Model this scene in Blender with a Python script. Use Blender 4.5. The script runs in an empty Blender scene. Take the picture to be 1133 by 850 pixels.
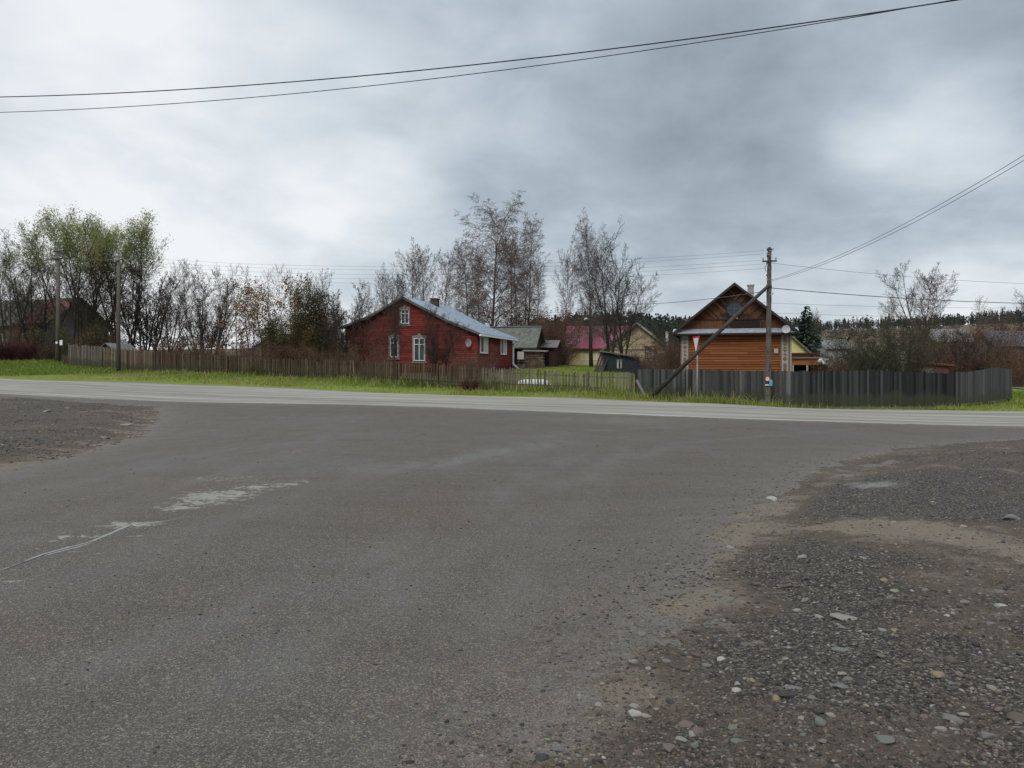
import bpy, math, random
import numpy as np
from mathutils import Vector, Matrix
R = math.radians
random.seed(7)
scene = bpy.context.scene
COL = scene.collection

# ------------------------------------------------------------------ camera model (photo is 1133 x 850)
F, CX, HY, EYE = 872.0, 566.5, 412.0, 1.6
def P(px, py, d):
    return Vector(((px - CX) / F * d, d, EYE + (HY - py) / F * d))
def zat(py, d):
    return EYE + (HY - py) / F * d

# ------------------------------------------------------------------ terrain
CTRL = [(0,437,40),(200,446,35.5),(400,449,33.4),(566,455,32.0),(800,464,29.5),(1133,473,26.5),
 (0,417.5,53),(200,424.5,46.5),(400,433.5,41.5),(566,438.5,39.3),(800,447,37),(1133,455,34),
 (76,404.5,60),(130,408,57),(240,413,51),(300,417,48.7),(400,422,46),(450,426.5,44.3),(560,431,42.5),(690,437.5,40.8),
 (64,400.5,62),(131,411,55.5),(705,440.5,40.6),(780,445,39.3),(850,449,38),(1000,450.5,36.6),(1045,451,36.3),(1118,445,39.5),
 (382,412,58),(450,412,57),(566,409,60.5),(620,408.5,62),(680,412,57),(720,405,78),(640,404.5,78),(810,430,50),(900,420,60),
 (1000,425,50),(1128,438,45),(1128,426,60),(1000,405,110),(1100,400,120),(930,400,140),(1000,378,230),(1060,360,400),(900,366,330),
 (800,378,230),(700,380,220),(600,382,220),(0,398,66),(40,398,66),(100,396,80),(200,397,75),(300,399,72),
 (100,391,150),(300,391,150),(450,391,150),(450,386,260),(200,389,300),(0,389,300),(-200,389,200)]
pts = [tuple(P(*c)) for c in CTRL]
pts += [(0,0,0),(-20,0,0),(20,0,0),(0,-30,0),(-45,-25,0),(45,-25,0),(-20,15,0),(14,12,.03),(0,8,0),(0,15,0),(-8,6,0),(6,5,0),
        (-6,22,0),(-34,30,.25),(32,18,-.15),(-70,62,2.6),(50,30,-.3),(60,60,1),(-400,300,10),(400,220,24),(500,500,30),(-500,700,12),(0,700,26),(300,800,30),(-90,40,2.0)]
CP = np.array(pts)
def _ker(r2): return np.sqrt(r2 + 16.0)
_n = len(CP)
_A = np.zeros((_n + 3, _n + 3))
_d2 = (CP[:, None, 0] - CP[None, :, 0])**2 + (CP[:, None, 1] - CP[None, :, 1])**2
_A[:_n, :_n] = _ker(_d2) - np.eye(_n) * 0.02
_A[:_n, _n] = 1; _A[:_n, _n+1:] = CP[:, :2]; _A[_n:, :_n] = _A[:_n, _n:].T
_w = np.linalg.solve(_A, np.concatenate([CP[:, 2], np.zeros(3)]))
def G(X, Y):
    X = np.asarray(X, float); Y = np.asarray(Y, float)
    sh = X.shape; x = X.ravel(); y = Y.ravel(); out = np.empty(x.size)
    for i in range(0, x.size, 40000):
        a, b = x[i:i+40000], y[i:i+40000]
        k = _ker((a[:, None] - CP[None, :, 0])**2 + (b[:, None] - CP[None, :, 1])**2)
        out[i:i+40000] = k @ _w[:_n] + _w[_n] + a * _w[_n+1] + b * _w[_n+2]
    return out.reshape(sh)
def g1(x, y): return float(G(np.array([x]), np.array([y]))[0])
def hit(px, py, d0=1.5, d1=60):
    """where the ray through a photo pixel meets the terrain"""
    ds = np.geomspace(d0, d1, 600)
    gz = G((px - CX) / F * ds, ds); rz = EYE + (HY - py) / F * ds
    k = np.argmax(rz - gz < 0)
    if not (rz - gz < 0).any(): k = len(ds) - 1
    d = ds[k]
    return ((px - CX) / F * d, d)
def at(px, d):
    x = (px - CX) / F * d
    return Vector((x, d, g1(x, d)))

# ------------------------------------------------------------------ numpy noise
def _hash(i, j, s):
    h = (i.astype(np.int64) * 374761393 + j.astype(np.int64) * 668265263 + s * 982451653) & 0xffffffff
    h = ((h ^ (h >> 13)) * 1274126177) & 0xffffffff
    return ((h ^ (h >> 16)) & 0xffff) / 65535.0
def vnoise(x, y, s=0):
    i = np.floor(x); j = np.floor(y); u = x - i; v = y - j
    u = u*u*(3-2*u); v = v*v*(3-2*v)
    a = _hash(i, j, s); b = _hash(i+1, j, s); c = _hash(i, j+1, s); d = _hash(i+1, j+1, s)
    return (a*(1-u)+b*u)*(1-v) + (c*(1-u)+d*u)*v
def fbm(x, y, s=0, o=4):
    t = 0; a = .5; n = 0
    for k in range(o):
        t = t + a * vnoise(x, y, s+k*17); n += a; a *= .5; x = x*2.03+11.3; y = y*2.03+5.7
    return t / n
def sstep(a, b, x):
    t = np.clip((x - a) / (b - a), 0, 1); return t*t*(3-2*t)
def poly_sd(poly, x, y):
    """signed distance, positive inside"""
    p = np.array(poly, float); q = np.roll(p, -1, 0)
    best = np.full(x.shape, 1e9); inside = np.zeros(x.shape, bool)
    for (ax, ay), (bx, by) in zip(p, q):
        ex, ey = bx-ax, by-ay
        t = np.clip(((x-ax)*ex+(y-ay)*ey)/(ex*ex+ey*ey+1e-12), 0, 1)
        best = np.minimum(best, np.hypot(x-ax-t*ex, y-ay-t*ey))
        c = ((ay > y) != (by > y)) & (x < (bx-ax)*(y-ay)/(by-ay+1e-12)+ax)
        inside ^= c
    return np.where(inside, best, -best)
def line_d(line, x, y):
    best = np.full(x.shape, 1e9)
    for (ax, ay), (bx, by) in zip(line[:-1], line[1:]):
        ex, ey = bx-ax, by-ay
        t = np.clip(((x-ax)*ex+(y-ay)*ey)/(ex*ex+ey*ey+1e-12), 0, 1)
        best = np.minimum(best, np.hypot(x-ax-t*ex, y-ay-t*ey))
    return best

# ------------------------------------------------------------------ object helpers
def tag(o, label=None, cat=None, group=None, kind=None):
    if label: o['label'] = label
    if cat: o['category'] = cat
    if group: o['group'] = group
    if kind: o['kind'] = kind
    return o
def empty(name, loc, rz=0, label=None, cat=None, group=None):
    o = bpy.data.objects.new(name, None); COL.objects.link(o)
    o.location = loc; o.rotation_euler = (0, 0, rz); o.empty_display_size = .3
    return tag(o, label, cat, group)
def np_mesh(name, V, Fs, mats, attrs=None, mat_idx=None, smooth=False):
    V = np.asarray(V, np.float32); Fs = np.asarray(Fs, np.int32)
    me = bpy.data.meshes.new(name)
    me.vertices.add(len(V)); me.vertices.foreach_set('co', V.ravel())
    k = Fs.shape[1]
    me.loops.add(Fs.size); me.loops.foreach_set('vertex_index', Fs.ravel())
    me.polygons.add(len(Fs)); me.polygons.foreach_set('loop_start', np.arange(0, Fs.size, k, dtype=np.int32))
    me.polygons.foreach_set('loop_total', np.full(len(Fs), k, np.int32))
    for m in (mats if isinstance(mats, (list, tuple)) else [mats]): me.materials.append(m)
    if mat_idx is not None: me.polygons.foreach_set('material_index', np.asarray(mat_idx, np.int32))
    if smooth: me.polygons.foreach_set('use_smooth', np.ones(len(Fs), bool))
    me.update(calc_edges=True)
    for an, av in (attrs or {}).items():
        a = me.attributes.new(an, 'FLOAT', 'POINT'); a.data.foreach_set('value', np.asarray(av, np.float32).ravel())
    return me
def link(name, me, parent=None):
    o = bpy.data.objects.new(name, me); COL.objects.link(o)
    if parent: o.parent = parent
    return o
def grid_faces(nr, nc):
    i = np.arange(nr-1)[:, None]*nc + np.arange(nc-1)[None, :]
    return np.stack([i, i+1, i+nc+1, i+nc], -1).reshape(-1, 4)
class MB:
    def __init__(s): s.v = []; s.f = []
    def add(s, vs, fs):
        b = len(s.v); s.v += [tuple(x) for x in vs]; s.f += [tuple(i+b for i in f) for f in fs]; return s
    def box(s, x0, x1, y0, y1, z0, z1):
        return s.add([(x0,y0,z0),(x1,y0,z0),(x1,y1,z0),(x0,y1,z0),(x0,y0,z1),(x1,y0,z1),(x1,y1,z1),(x0,y1,z1)],
              [(0,3,2,1),(4,5,6,7),(0,1,5,4),(1,2,6,5),(2,3,7,6),(3,0,4,7)])
    def hexa(s, b, t):
        return s.add(list(b)+list(t), [(3,2,1,0),(4,5,6,7),(0,1,5,4),(1,2,6,5),(2,3,7,6),(3,0,4,7)])
    def extr(s, poly, d):
        n = len(poly); d = Vector(d); a = [Vector(p) for p in poly]
        return s.add(a+[p+d for p in a], [tuple(range(n-1,-1,-1)), tuple(range(n,2*n))]+[(i,(i+1)%n,n+(i+1)%n,n+i) for i in range(n)])
    def xz(s, poly, y0, y1): return s.extr([(x,y0,z) for x,z in poly], (0,y1-y0,0))
    def yz(s, poly, x0, x1): return s.extr([(x0,y,z) for y,z in poly], (x1-x0,0,0))
    def ring_xz(s, outer, inner, y0, y1):
        n = len(outer)
        for i in range(n):
            j = (i+1) % n
            s.hexa([(outer[i][0],y0,outer[i][1]),(outer[j][0],y0,outer[j][1]),(outer[j][0],y1,outer[j][1]),(outer[i][0],y1,outer[i][1])],
                   [(inner[i][0],y0,inner[i][1]),(inner[j][0],y0,inner[j][1]),(inner[j][0],y1,inner[j][1]),(inner[i][0],y1,inner[i][1])])
        return s
    def tube(s, path, rad, n=8, caps=True):
        path = [Vector(p) for p in path]; m = len(path)
        rad = rad if isinstance(rad, (list, tuple)) else [rad]*m
        rings = []; prev = None
        for i, p in enumerate(path):
            t = (path[min(i+1, m-1)] - path[max(i-1, 0)]).normalized()
            if prev is None:
                a = Vector((0,0,1)) if abs(t.z) < .9 else Vector((1,0,0)); u = t.cross(a).normalized()
            else: u = (prev - t*prev.dot(t)).normalized()
            prev = u; w = t.cross(u)
            rings.append([p+(u*math.cos(2*math.pi*k/n)+w*math.sin(2*math.pi*k/n))*rad[i] for k in range(n)])
        fs = [(i*n+k, i*n+(k+1)%n, (i+1)*n+(k+1)%n, (i+1)*n+k) for i in range(m-1) for k in range(n)]
        if caps: fs += [tuple(range(n-1,-1,-1)), tuple((m-1)*n+k for k in range(n))]
        return s.add([v for r in rings for v in r], fs)
    def build(s, name, mat, parent=None, smooth=False):
        me = bpy.data.meshes.new(name); me.from_pydata(s.v, [], s.f); me.update()
        me.materials.append(mat)
        import bmesh as _b
        bm = _b.new(); bm.from_mesh(me); _b.ops.recalc_face_normals(bm, faces=bm.faces); bm.to_mesh(me); bm.free()
        if smooth: me.polygons.foreach_set('use_smooth', [True]*len(me.polygons))
        return link(name, me, parent)

# ------------------------------------------------------------------ materials
class NT:
    def __init__(s, name):
        s.m = bpy.data.materials.new(name); s.m.use_nodes = True; s.t = s.m.node_tree
        s.b = s.t.nodes['Principled BSDF']; s.b.inputs['Roughness'].default_value = .8
        s.b.inputs['Specular IOR Level'].default_value = .3
    def n(s, typ, ins=None, **kw):
        x = s.t.nodes.new(typ)
        for k, v in kw.items(): setattr(x, k, v)
        for k, v in (ins or {}).items():
            if hasattr(v, 'is_output') or isinstance(v, bpy.types.NodeSocket): s.t.links.new(v, x.inputs[k])
            else: x.inputs[k].default_value = v
        return x
    def co(s, sc=(1,1,1), rot=(0,0,0), kind='Object'):
        c = s.n('ShaderNodeTexCoord').outputs[kind]
        if sc == (1,1,1) and rot == (0,0,0): return c
        return s.n('ShaderNodeMapping', {'Vector': c, 'Scale': sc, 'Rotation': rot}).outputs[0]
    def noise(s, scale, co=None, detail=4, rough=.55, dist=0):
        return s.n('ShaderNodeTexNoise', {'Vector': co or s.co(), 'Scale': scale, 'Detail': detail, 'Roughness': rough, 'Distortion': dist}).outputs['Fac']
    def ramp(s, fac, stops, interp='LINEAR'):
        r = s.n('ShaderNodeValToRGB', {'Fac': fac}); r.color_ramp.interpolation = interp
        e = r.color_ramp.elements
        while len(e) < len(stops): e.new(.5)
        for el, (p, c) in zip(e, stops):
            el.position = p; el.color = (c, c, c, 1) if isinstance(c, (int, float)) else (*c, 1)
        return r.outputs['Color']
    def mix(s, fac, a, b, mode='MIX'):
        x = s.n('ShaderNodeMix', data_type='RGBA', blend_type=mode)
        for i, v in ((0, fac), (6, a), (7, b)):
            if isinstance(v, bpy.types.NodeSocket): s.t.links.new(v, x.inputs[i])
            elif i == 0: x.inputs[0].default_value = v
            else: x.inputs[i].default_value = (v, v, v, 1) if isinstance(v, (int, float)) else (*v, 1)
        return x.outputs[2]
    def math(s, op, a, b=0.0, c=None):
        x = s.n('ShaderNodeMath', operation=op)
        for i, v in enumerate((a, b, c)):
            if v is None: continue
            if isinstance(v, bpy.types.NodeSocket): s.t.links.new(v, x.inputs[i])
            else: x.inputs[i].default_value = v
        return x.outputs[0]
    def attr(s, name): return s.n('ShaderNodeAttribute', attribute_name=name).outputs['Fac']
    def set(s, k, v):
        if isinstance(v, bpy.types.NodeSocket): s.t.links.new(v, s.b.inputs[k])
        elif k == 'Base Color': s.b.inputs[k].default_value = (*v, 1)
        else: s.b.inputs[k].default_value = v
        return s
    def bump(s, h, strength=.5, dist=.02):
        s.t.links.new(s.n('ShaderNodeBump', {'Height': h, 'Strength': strength, 'Distance': dist}).outputs[0], s.b.inputs['Normal']); return s

def mat_plain(name, c, rough=.7, var=.25, scale=6, metal=0, spec=.3):
    t = NT(name)
    n = t.noise(scale, detail=6)
    t.set('Base Color', t.mix(n, tuple(x*(1-var) for x in c), tuple(min(1, x*(1+var)) for x in c)))
    t.set('Roughness', rough).set('Metallic', metal).set('Specular IOR Level', spec)
    return t.m
def mat_wood(name, dark, light, stain=None, axis='z', scale=3.0, rough=.85, stain_amt=.5):
    """weathered boards: streaks run along AXIS"""
    t = NT(name)
    s = {'z': (14, 14, 1.0), 'x': (1.0, 14, 14)}[axis]
    n = t.noise(scale, t.co(s), 6, .65)
    n2 = t.noise(.9, None, 3)
    c = t.mix(t.ramp(n, [(.3, 0), (.7, 1)]), dark, light)
    if stain: c = t.mix(t.math('MULTIPLY', t.ramp(n2, [(.42, 0), (.62, 1)]), stain_amt), c, stain)
    t.set('Base Color', c).set('Roughness', rough); t.bump(n, .4, .01)
    return t.m

M = {}
# --- asphalt of the side road
def mat_asphalt():
    t = NT('asphalt_worn')
    co = t.co()
    vor = t.n('ShaderNodeTexVoronoi', {'Vector': co, 'Scale': 150.0, 'Randomness': 1.0})
    vorb = t.n('ShaderNodeTexVoronoi', {'Vector': co, 'Scale': 62.0, 'Randomness': 1.0})
    sp = t.n('ShaderNodeSeparateColor', {'Color': vor.outputs['Color']})
    spb = t.n('ShaderNodeSeparateColor', {'Color': vorb.outputs['Color']})
    base = t.ramp(sp.outputs[0], [(0, (.025,.021,.017)), (.45, (.047,.0395,.032)), (.72, (.071,.060,.048)), (.90, (.122,.104,.084)), (1, (.21,.18,.142))])
    base = t.mix(t.ramp(spb.outputs[1], [(.93, 0), (.96, .5)]), base, t.mix(spb.outputs[0], (.15,.105,.075), (.20,.185,.16)))
    base = t.mix(t.ramp(spb.outputs[2], [(.93, 0), (.95, .8)]), base, (.026,.026,.027))
    big = t.noise(.35, t.co((1, .55, 1), (0, 0, R(28))), 5, .6)
    med = t.noise(2.2, t.co((1, .35, 1), (0, 0, R(-52))), 5, .65)
    base = t.mix(t.ramp(big, [(.35, 0), (.68, 1)]), t.mix(1.0, base, (.98,.84,.70), 'MULTIPLY'), t.mix(1.0, base, (1.0,1.0,.99), 'MULTIPLY'))
    base = t.mix(t.ramp(med, [(.38, 0.0), (.75, .55)]), base, t.mix(1.0, base, (1.22,1.22,1.2), 'MULTIPLY'))
    wide = t.noise(.9, t.co((.25, 1.6, 1), (0, 0, R(36))), 6, .62, .8)
    base = t.mix(t.ramp(wide, [(.36, .55), (.52, 0)]), base, t.mix(1.0, base, (.74,.71,.66), 'MULTIPLY'))
    # tyre-polished and dusty streaks
    tr = t.attr('track')
    base = t.mix(t.math('MULTIPLY', tr, t.ramp(t.noise(1.6, t.co((1,.3,1),(0,0,R(-50))), 5), [(.35, 0), (.7, .6)])), base, (.128,.125,.117))
    # worn pale patches and the crack
    pn = t.noise(8.0, t.co((.9, 1, 1), (0, 0, R(20))), 8, .74, .8)
    pm = t.ramp(t.math('ADD', t.math('MULTIPLY', t.attr('patch'), .80), t.math('MULTIPLY', t.math('SUBTRACT', pn, .5), 3.2)), [(.50, 0), (.58, 1)])
    base = t.mix(t.math('MULTIPLY', pm, .68), base, t.mix(sp.outputs[1], (.20,.188,.155), (.32,.30,.25)))
    ck = t.attr('seam')
    base = t.mix(t.math('MULTIPLY', t.ramp(t.math('ADD', ck, t.math('MULTIPLY', t.noise(9), .5)), [(.72, 0), (.85, 1)]), .75), base, t.mix(sp.outputs[1], (.20,.205,.19), (.30,.30,.28)))
    base = t.mix(t.ramp(t.math('ADD', t.attr('crack'), t.math('MULTIPLY', t.noise(20), .25)), [(.62, 0), (.80, .92)]), base, (.016,.015,.015))
    base = t.mix(t.math('MULTIPLY', t.attr('dust'), t.ramp(t.noise(5, None, 7, .7), [(.3, 0), (.62, .85)])), base, t.mix(sp.outputs[0], (.085,.072,.058), (.16,.138,.112)))
    t.set('Base Color', base).set('Roughness', t.ramp(med, [(.3, .62), (.7, .76)])).set('Specular IOR Level', .36)
    h = t.math('ADD', t.math('MULTIPLY', vor.outputs['Distance'], -1.0), t.math('MULTIPLY', vorb.outputs['Distance'], -.6))
    t.bump(h, .6, .005)
    return t.m
M['asphalt'] = mat_asphalt()
def mat_mainroad():
    t = NT('asphalt_pale')
    c = t.n('ShaderNodeCombineXYZ', {'X': t.math('MULTIPLY', t.attr('along'), .045), 'Y': t.attr('across'), 'Z': 0.0}).outputs[0]
    st = t.noise(1.7, c, 6, .7)
    st2 = t.noise(5.5, t.n('ShaderNodeCombineXYZ', {'X': t.math('MULTIPLY', t.attr('along'), .02), 'Y': t.attr('across'), 'Z': 3.0}).outputs[0], 4, .6)
    sp = t.n('ShaderNodeSeparateColor', {'Color': t.n('ShaderNodeTexVoronoi', {'Vector': t.co(), 'Scale': 60.0}).outputs['Color']}).outputs[0]
    b = t.mix(t.ramp(st, [(.36, 0), (.62, 1)]), (.135,.122,.100), (.30,.275,.228))
    b = t.mix(t.ramp(st2, [(.50, 0), (.60, .8)]), b, (.095,.09,.082))
    b = t.mix(t.math('MULTIPLY', sp, .35), b, (.24,.225,.195))
    edge = t.ramp(t.math('ADD', t.attr('edge'), t.math('MULTIPLY', t.noise(1.3, None, 6, .7), .6)), [(.80, 0), (1.02, .85)])
    b = t.mix(edge, b, (.095,.080,.064))
    t.set('Base Color', b).set('Roughness', .85).set('Specular IOR Level', .2)
    t.bump(t.noise(60), .4, .01)
    return t.m
M['road'] = mat_mainroad()
def mat_dirt():
    t = NT('dirt_gravel')
    co = t.co()
    v1 = t.n('ShaderNodeTexVoronoi', {'Vector': co, 'Scale': 75.0}); v2 = t.n('ShaderNodeTexVoronoi', {'Vector': co, 'Scale': 30.0})
    s1 = t.n('ShaderNodeSeparateColor', {'Color': v1.outputs['Color']}); s2 = t.n('ShaderNodeSeparateColor', {'Color': v2.outputs['Color']})
    soil = t.mix(t.noise(3.0, None, 6, .65), (.054,.040,.028), (.104,.080,.056))
    dark = t.ramp(s1.outputs[0], [(0, (.015,.0135,.012)), (.5, (.040,.034,.028)), (.82, (.080,.067,.053)), (.97, (.17,.15,.125)), (1, (.26,.235,.20))])
    tan = t.mix(t.noise(40, None, 4, .7), (.122,.096,.070), (.200,.163,.122))
    st = t.attr('stain')
    nz = t.noise(2.3, None, 7, .7)
    k = t.math('ADD', st, t.math('ADD', t.math('MULTIPLY', t.math('SUBTRACT', nz, .5), 1.2), t.math('MULTIPLY', t.math('SUBTRACT', t.noise(11, None, 6, .7), .5), .55)))
    b = t.mix(t.ramp(k, [(.30, 0), (.52, 1)]), dark, soil)
    b = t.mix(t.ramp(k, [(.58, 0), (.85, 1)]), b, tan)
    peb = t.math('MULTIPLY', t.ramp(s2.outputs[1], [(.72, 0), (.75, 1)]), t.ramp(v2.outputs['Distance'], [(.32, 1), (.42, 0)]))
    pc = t.ramp(s2.outputs[0], [(0, (.035,.034,.034)), (.35, (.10,.085,.07)), (.6, (.15,.105,.078)), (.8, (.135,.135,.128)), (1, (.27,.25,.21))])
    b = t.mix(t.math('MULTIPLY', peb, .8), b, pc)
    b = t.mix(t.math('MULTIPLY', t.ramp(s1.outputs[1], [(.9, 0), (.92, 1)]), .55), b, pc)
    b = t.mix(t.ramp(t.math('ADD', t.math('MULTIPLY', t.attr('pale_patch'), .75), t.math('MULTIPLY', t.math('SUBTRACT', t.noise(6, None, 6, .7), .5), .9)), [(.25, 0), (.85, .6)]), b, (.30,.30,.285))
    t.set('Base Color', b).set('Roughness', .9).set('Specular IOR Level', .22)
    h = t.math('ADD', t.math('MULTIPLY', v1.outputs['Distance'], -.45), t.math('ADD', t.math('MULTIPLY', v2.outputs['Distance'], -.5), t.noise(25, None, 8, .75)))
    t.bump(h, 1.0, .02)
    return t.m
M['dirt'] = mat_dirt()
def mat_ground():
    t = NT('ground_soil')
    n = t.noise(.35, None, 7, .65); n2 = t.noise(3.5, None, 5, .7); n3 = t.noise(.02, t.co((1, 3.5, 1)), 5)
    b = t.mix(t.ramp(n, [(.35, 0), (.65, 1)]), (.062,.046,.028), (.085,.080,.034))
    b = t.mix(t.ramp(n2, [(.4, 0), (.7, .6)]), b, (.095,.072,.042))
    far = t.mix(t.ramp(n3, [(.35, 0), (.5, 1), (.62, .3)]), (.082,.058,.042), (.115,.092,.058))
    b = t.mix(t.attr('far'), b, far)
    gr = t.mix(n2, (.085,.125,.018), (.175,.20,.038))
    b = t.mix(t.math('MULTIPLY', t.attr('lush'), t.ramp(n, [(.2, .5), (.5, 1)])), b, gr)
    t.set('Base Color', b).set('Roughness', .95).set('Specular IOR Level', .1)
    t.bump(n2, .6, .06)
    return t.m
M['ground'] = mat_ground()
def mat_tint(name, stops, rough=.8, trans=0, spec=.2):
    t = NT(name)
    t.set('Base Color', t.ramp(t.attr('tint'), stops)).set('Roughness', rough).set('Specular IOR Level', spec)
    if trans:
        tr = t.n('ShaderNodeBsdfTranslucent', {'Color': t.ramp(t.attr('tint'), stops)})
        mx = t.n('ShaderNodeMixShader', {0: trans, 1: t.b.outputs[0], 2: tr.outputs[0]})
        t.t.links.new(mx.outputs[0], t.t.nodes['Material Output'].inputs['Surface'])
    return t.m
M['grass'] = mat_tint('grass_blade', [(0, (.060,.110,.016)), (.4, (.135,.20,.028)), (.7, (.25,.265,.055)), (1, (.34,.27,.12))], .7, .35)
M['bark_dark'] = mat_plain('bark_dark', (.036,.028,.023), .9, .4, 4)
M['bark_grey'] = mat_plain('bark_grey', (.062,.054,.048), .9, .4, 4)
M['bark_brown'] = mat_plain('bark_brown', (.070,.046,.034), .9, .4, 4)
M['twig_dark'] = mat_plain('twig_dark', (.048,.035,.027), .9, .3, 3)
M['twig_grey'] = mat_plain('twig_grey', (.062,.048,.040), .9, .3, 3)
M['twig_red'] = mat_plain('twig_red', (.120,.076,.055), .9, .3, 3)
M['twig_green'] = mat_plain('twig_green', (.046,.046,.030), .9, .3, 3)
def mat_birch():
    t = NT('birch_bark')
    n = t.noise(3, t.co((2,2,7)), 5, .7)
    t.set('Base Color', t.mix(t.ramp(n, [(.46, 0), (.56, 1)]), (.045,.04,.037), (.20,.185,.17)))
    return t.m
M['birch'] = mat_birch()
M['leaf_willow'] = mat_tint('leaf_willow', [(0, (.12,.15,.045)), (.5, (.22,.25,.08)), (1, (.33,.29,.13))], .7, .45)
M['leaf_orange'] = mat_tint('leaf_orange', [(0, (.06,.04,.02)), (.5, (.17,.085,.027)), (.8, (.28,.15,.036)), (1, (.12,.12,.036))], .7, .35)
M['leaf_dry'] = mat_tint('leaf_dry', [(0, (.050,.028,.018)), (.6, (.105,.058,.034)), (1, (.18,.11,.068))], .8, .3)
M['leaf_rust'] = mat_tint('leaf_rust', [(0, (.050,.024,.013)), (.6, (.095,.046,.020)), (1, (.15,.08,.034))], .8, .3)
M['leaf_dark'] = mat_tint('leaf_dark', [(0, (.022,.026,.012)), (.45, (.052,.055,.019)), (.7, (.105,.080,.025)), (1, (.18,.095,.03))], .7, .3)
M['leaf_wine'] = mat_tint('leaf_wine', [(0, (.045,.014,.014)), (1, (.11,.03,.03))], .7, .3)
M['needle'] = mat_tint('needle', [(0, (.008,.020,.013)), (.6, (.017,.040,.021)), (1, (.032,.062,.030))], .8, .1)
M['forest'] = mat_tint('forest_haze_tint', [(0, (.018,.027,.023)), (.55, (.034,.048,.037)), (.8, (.060,.054,.046)), (1, (.088,.068,.056))], .9, .1)  # tints lightened to imitate haze over the distant trees
def mat_boards(name, dark, mid, light, board, rough=.8):
    """painted or weathered boarding, each board (rows of height BOARD in local z) its own tone"""
    t = NT(name)
    z = t.n('ShaderNodeSeparateXYZ', {'Vector': t.co()}).outputs
    row = t.math('FLOOR', t.math('DIVIDE', z[2], board))
    seg = t.math('FLOOR', t.math('ADD', t.math('MULTIPLY', z[0], .45), t.math('MULTIPLY', row, .37)))
    wn = t.n('ShaderNodeTexWhiteNoise', {'Vector': t.n('ShaderNodeCombineXYZ', {'X': seg, 'Y': row, 'Z': 0.0}).outputs[0]}).outputs['Value']
    gr = t.noise(4, t.co((1.2, 1.2, 16)), 6, .7)
    b = t.ramp(t.math('ADD', t.math('MULTIPLY', wn, .4), t.math('MULTIPLY', gr, .6)), [(.2, dark), (.5, mid), (.85, light)])
    t.set('Base Color', b).set('Roughness', rough); t.bump(gr, .3, .01)
    return t.m
M['red_boards'] = mat_boards('red_boards', (.080,.010,.008), (.145,.018,.011), (.215,.036,.023), .145)
M['brown_boards'] = mat_boards('brown_boards', (.125,.036,.009), (.19,.058,.013), (.26,.092,.026), .155)
M['yellow_wall'] = mat_plain('yellow_wall', (.56,.50,.20), .8, .1)
M['cream_wall'] = mat_plain('cream_plaster', (.60,.50,.27), .85, .14, 2)
M['tan_wall'] = mat_plain('tan_plaster', (.40,.31,.19), .85, .2, 2)
def mat_sheet(name, c, c2, rough=.45, metal=.3, ridge=6.0, axis='x', streak=(.15,.08,.05), amt=.35):
    t = NT(name)
    n = t.noise(1.2, t.co((3,3,.6)), 6, .7)
    b = t.mix(t.ramp(n, [(.35, 0), (.65, 1)]), c, c2)
    b = t.mix(t.math('MULTIPLY', t.ramp(t.noise(2.5, None, 7, .75), [(.56, 0), (.68, 1)]), amt), b, streak)
    t.set('Base Color', b).set('Roughness', rough).set('Metallic', metal)
    return t.m
M['roof_blue'] = mat_sheet('roof_galvanised', (.21,.25,.30), (.33,.375,.43), .45, .2, amt=.22, streak=(.12,.11,.10))
M['roof_moss'] = mat_sheet('roof_mossy', (.062,.062,.05), (.13,.135,.11), .9, 0, amt=.6, streak=(.045,.05,.025))
M['roof_pink'] = mat_sheet('roof_raspberry', (.15,.030,.050), (.20,.048,.068), .5, .1, amt=.15, streak=(.12,.06,.06))
M['roof_grey'] = mat_sheet('roof_slate', (.10,.10,.095), (.17,.165,.155), .85, 0, amt=.4, streak=(.07,.065,.055))
M['roof_rust'] = mat_sheet('roof_rusty', (.085,.035,.026), (.14,.06,.042), .85, 0, amt=.4, streak=(.06,.035,.03))
M['roof_purple'] = mat_sheet('roof_purple', (.045,.036,.045), (.068,.055,.066), .7, .1, amt=.2, streak=(.06,.04,.05))
M['zinc'] = mat_sheet('zinc_rusty', (.21,.24,.275), (.33,.355,.375), .5, .0, amt=.5, streak=(.17,.085,.04))
M['fascia'] = mat_plain('fascia_dark', (.030,.026,.024), .8, .3)
M['fascia_grey'] = mat_plain('fascia_grey', (.095,.088,.08), .8, .3)
M['white_paint'] = mat_plain('white_paint', (.62,.62,.60), .55, .1)
M['white_worn'] = mat_plain('white_worn', (.25,.24,.225), .7, .35, 8)
M['surround'] = mat_plain('weathered_white', (.19,.175,.16), .8, .5, 9)
M['panel_white'] = mat_plain('panel_white', (.30,.275,.245), .75, .3, 9)
M['carve_brown'] = mat_plain('carve_brown', (.16,.105,.075), .8, .35, 9)
M['glass_dark'] = mat_plain('attic_glass', (.035,.052,.068), .35, .3, 3, spec=.25)
M['white_gutter'] = mat_plain('white_gutter', (.70,.71,.72), .4, .06)
M['white_fabric'] = mat_plain('white_sheet', (.55,.54,.51), .8, .15)
def mat_glass():
    t = NT('window_glass'); t.set('Base Color', t.mix(t.noise(2.5), (.010,.013,.015), (.045,.055,.06))).set('Roughness', .08).set('Specular IOR Level', .6); return t.m
M['glass'] = mat_glass()
M['curtain'] = mat_plain('net_curtain', (.42,.45,.44), .3, .35, 5, spec=.5)
M['brick_chim'] = mat_plain('chimney_brick', (.055,.043,.036), .9, .4, 12)
M['concrete'] = mat_plain('concrete_grey', (.25,.245,.235), .9, .3, 5)
M['dark_void'] = mat_plain('dark_opening', (.008,.007,.007), .95, .2)
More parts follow.
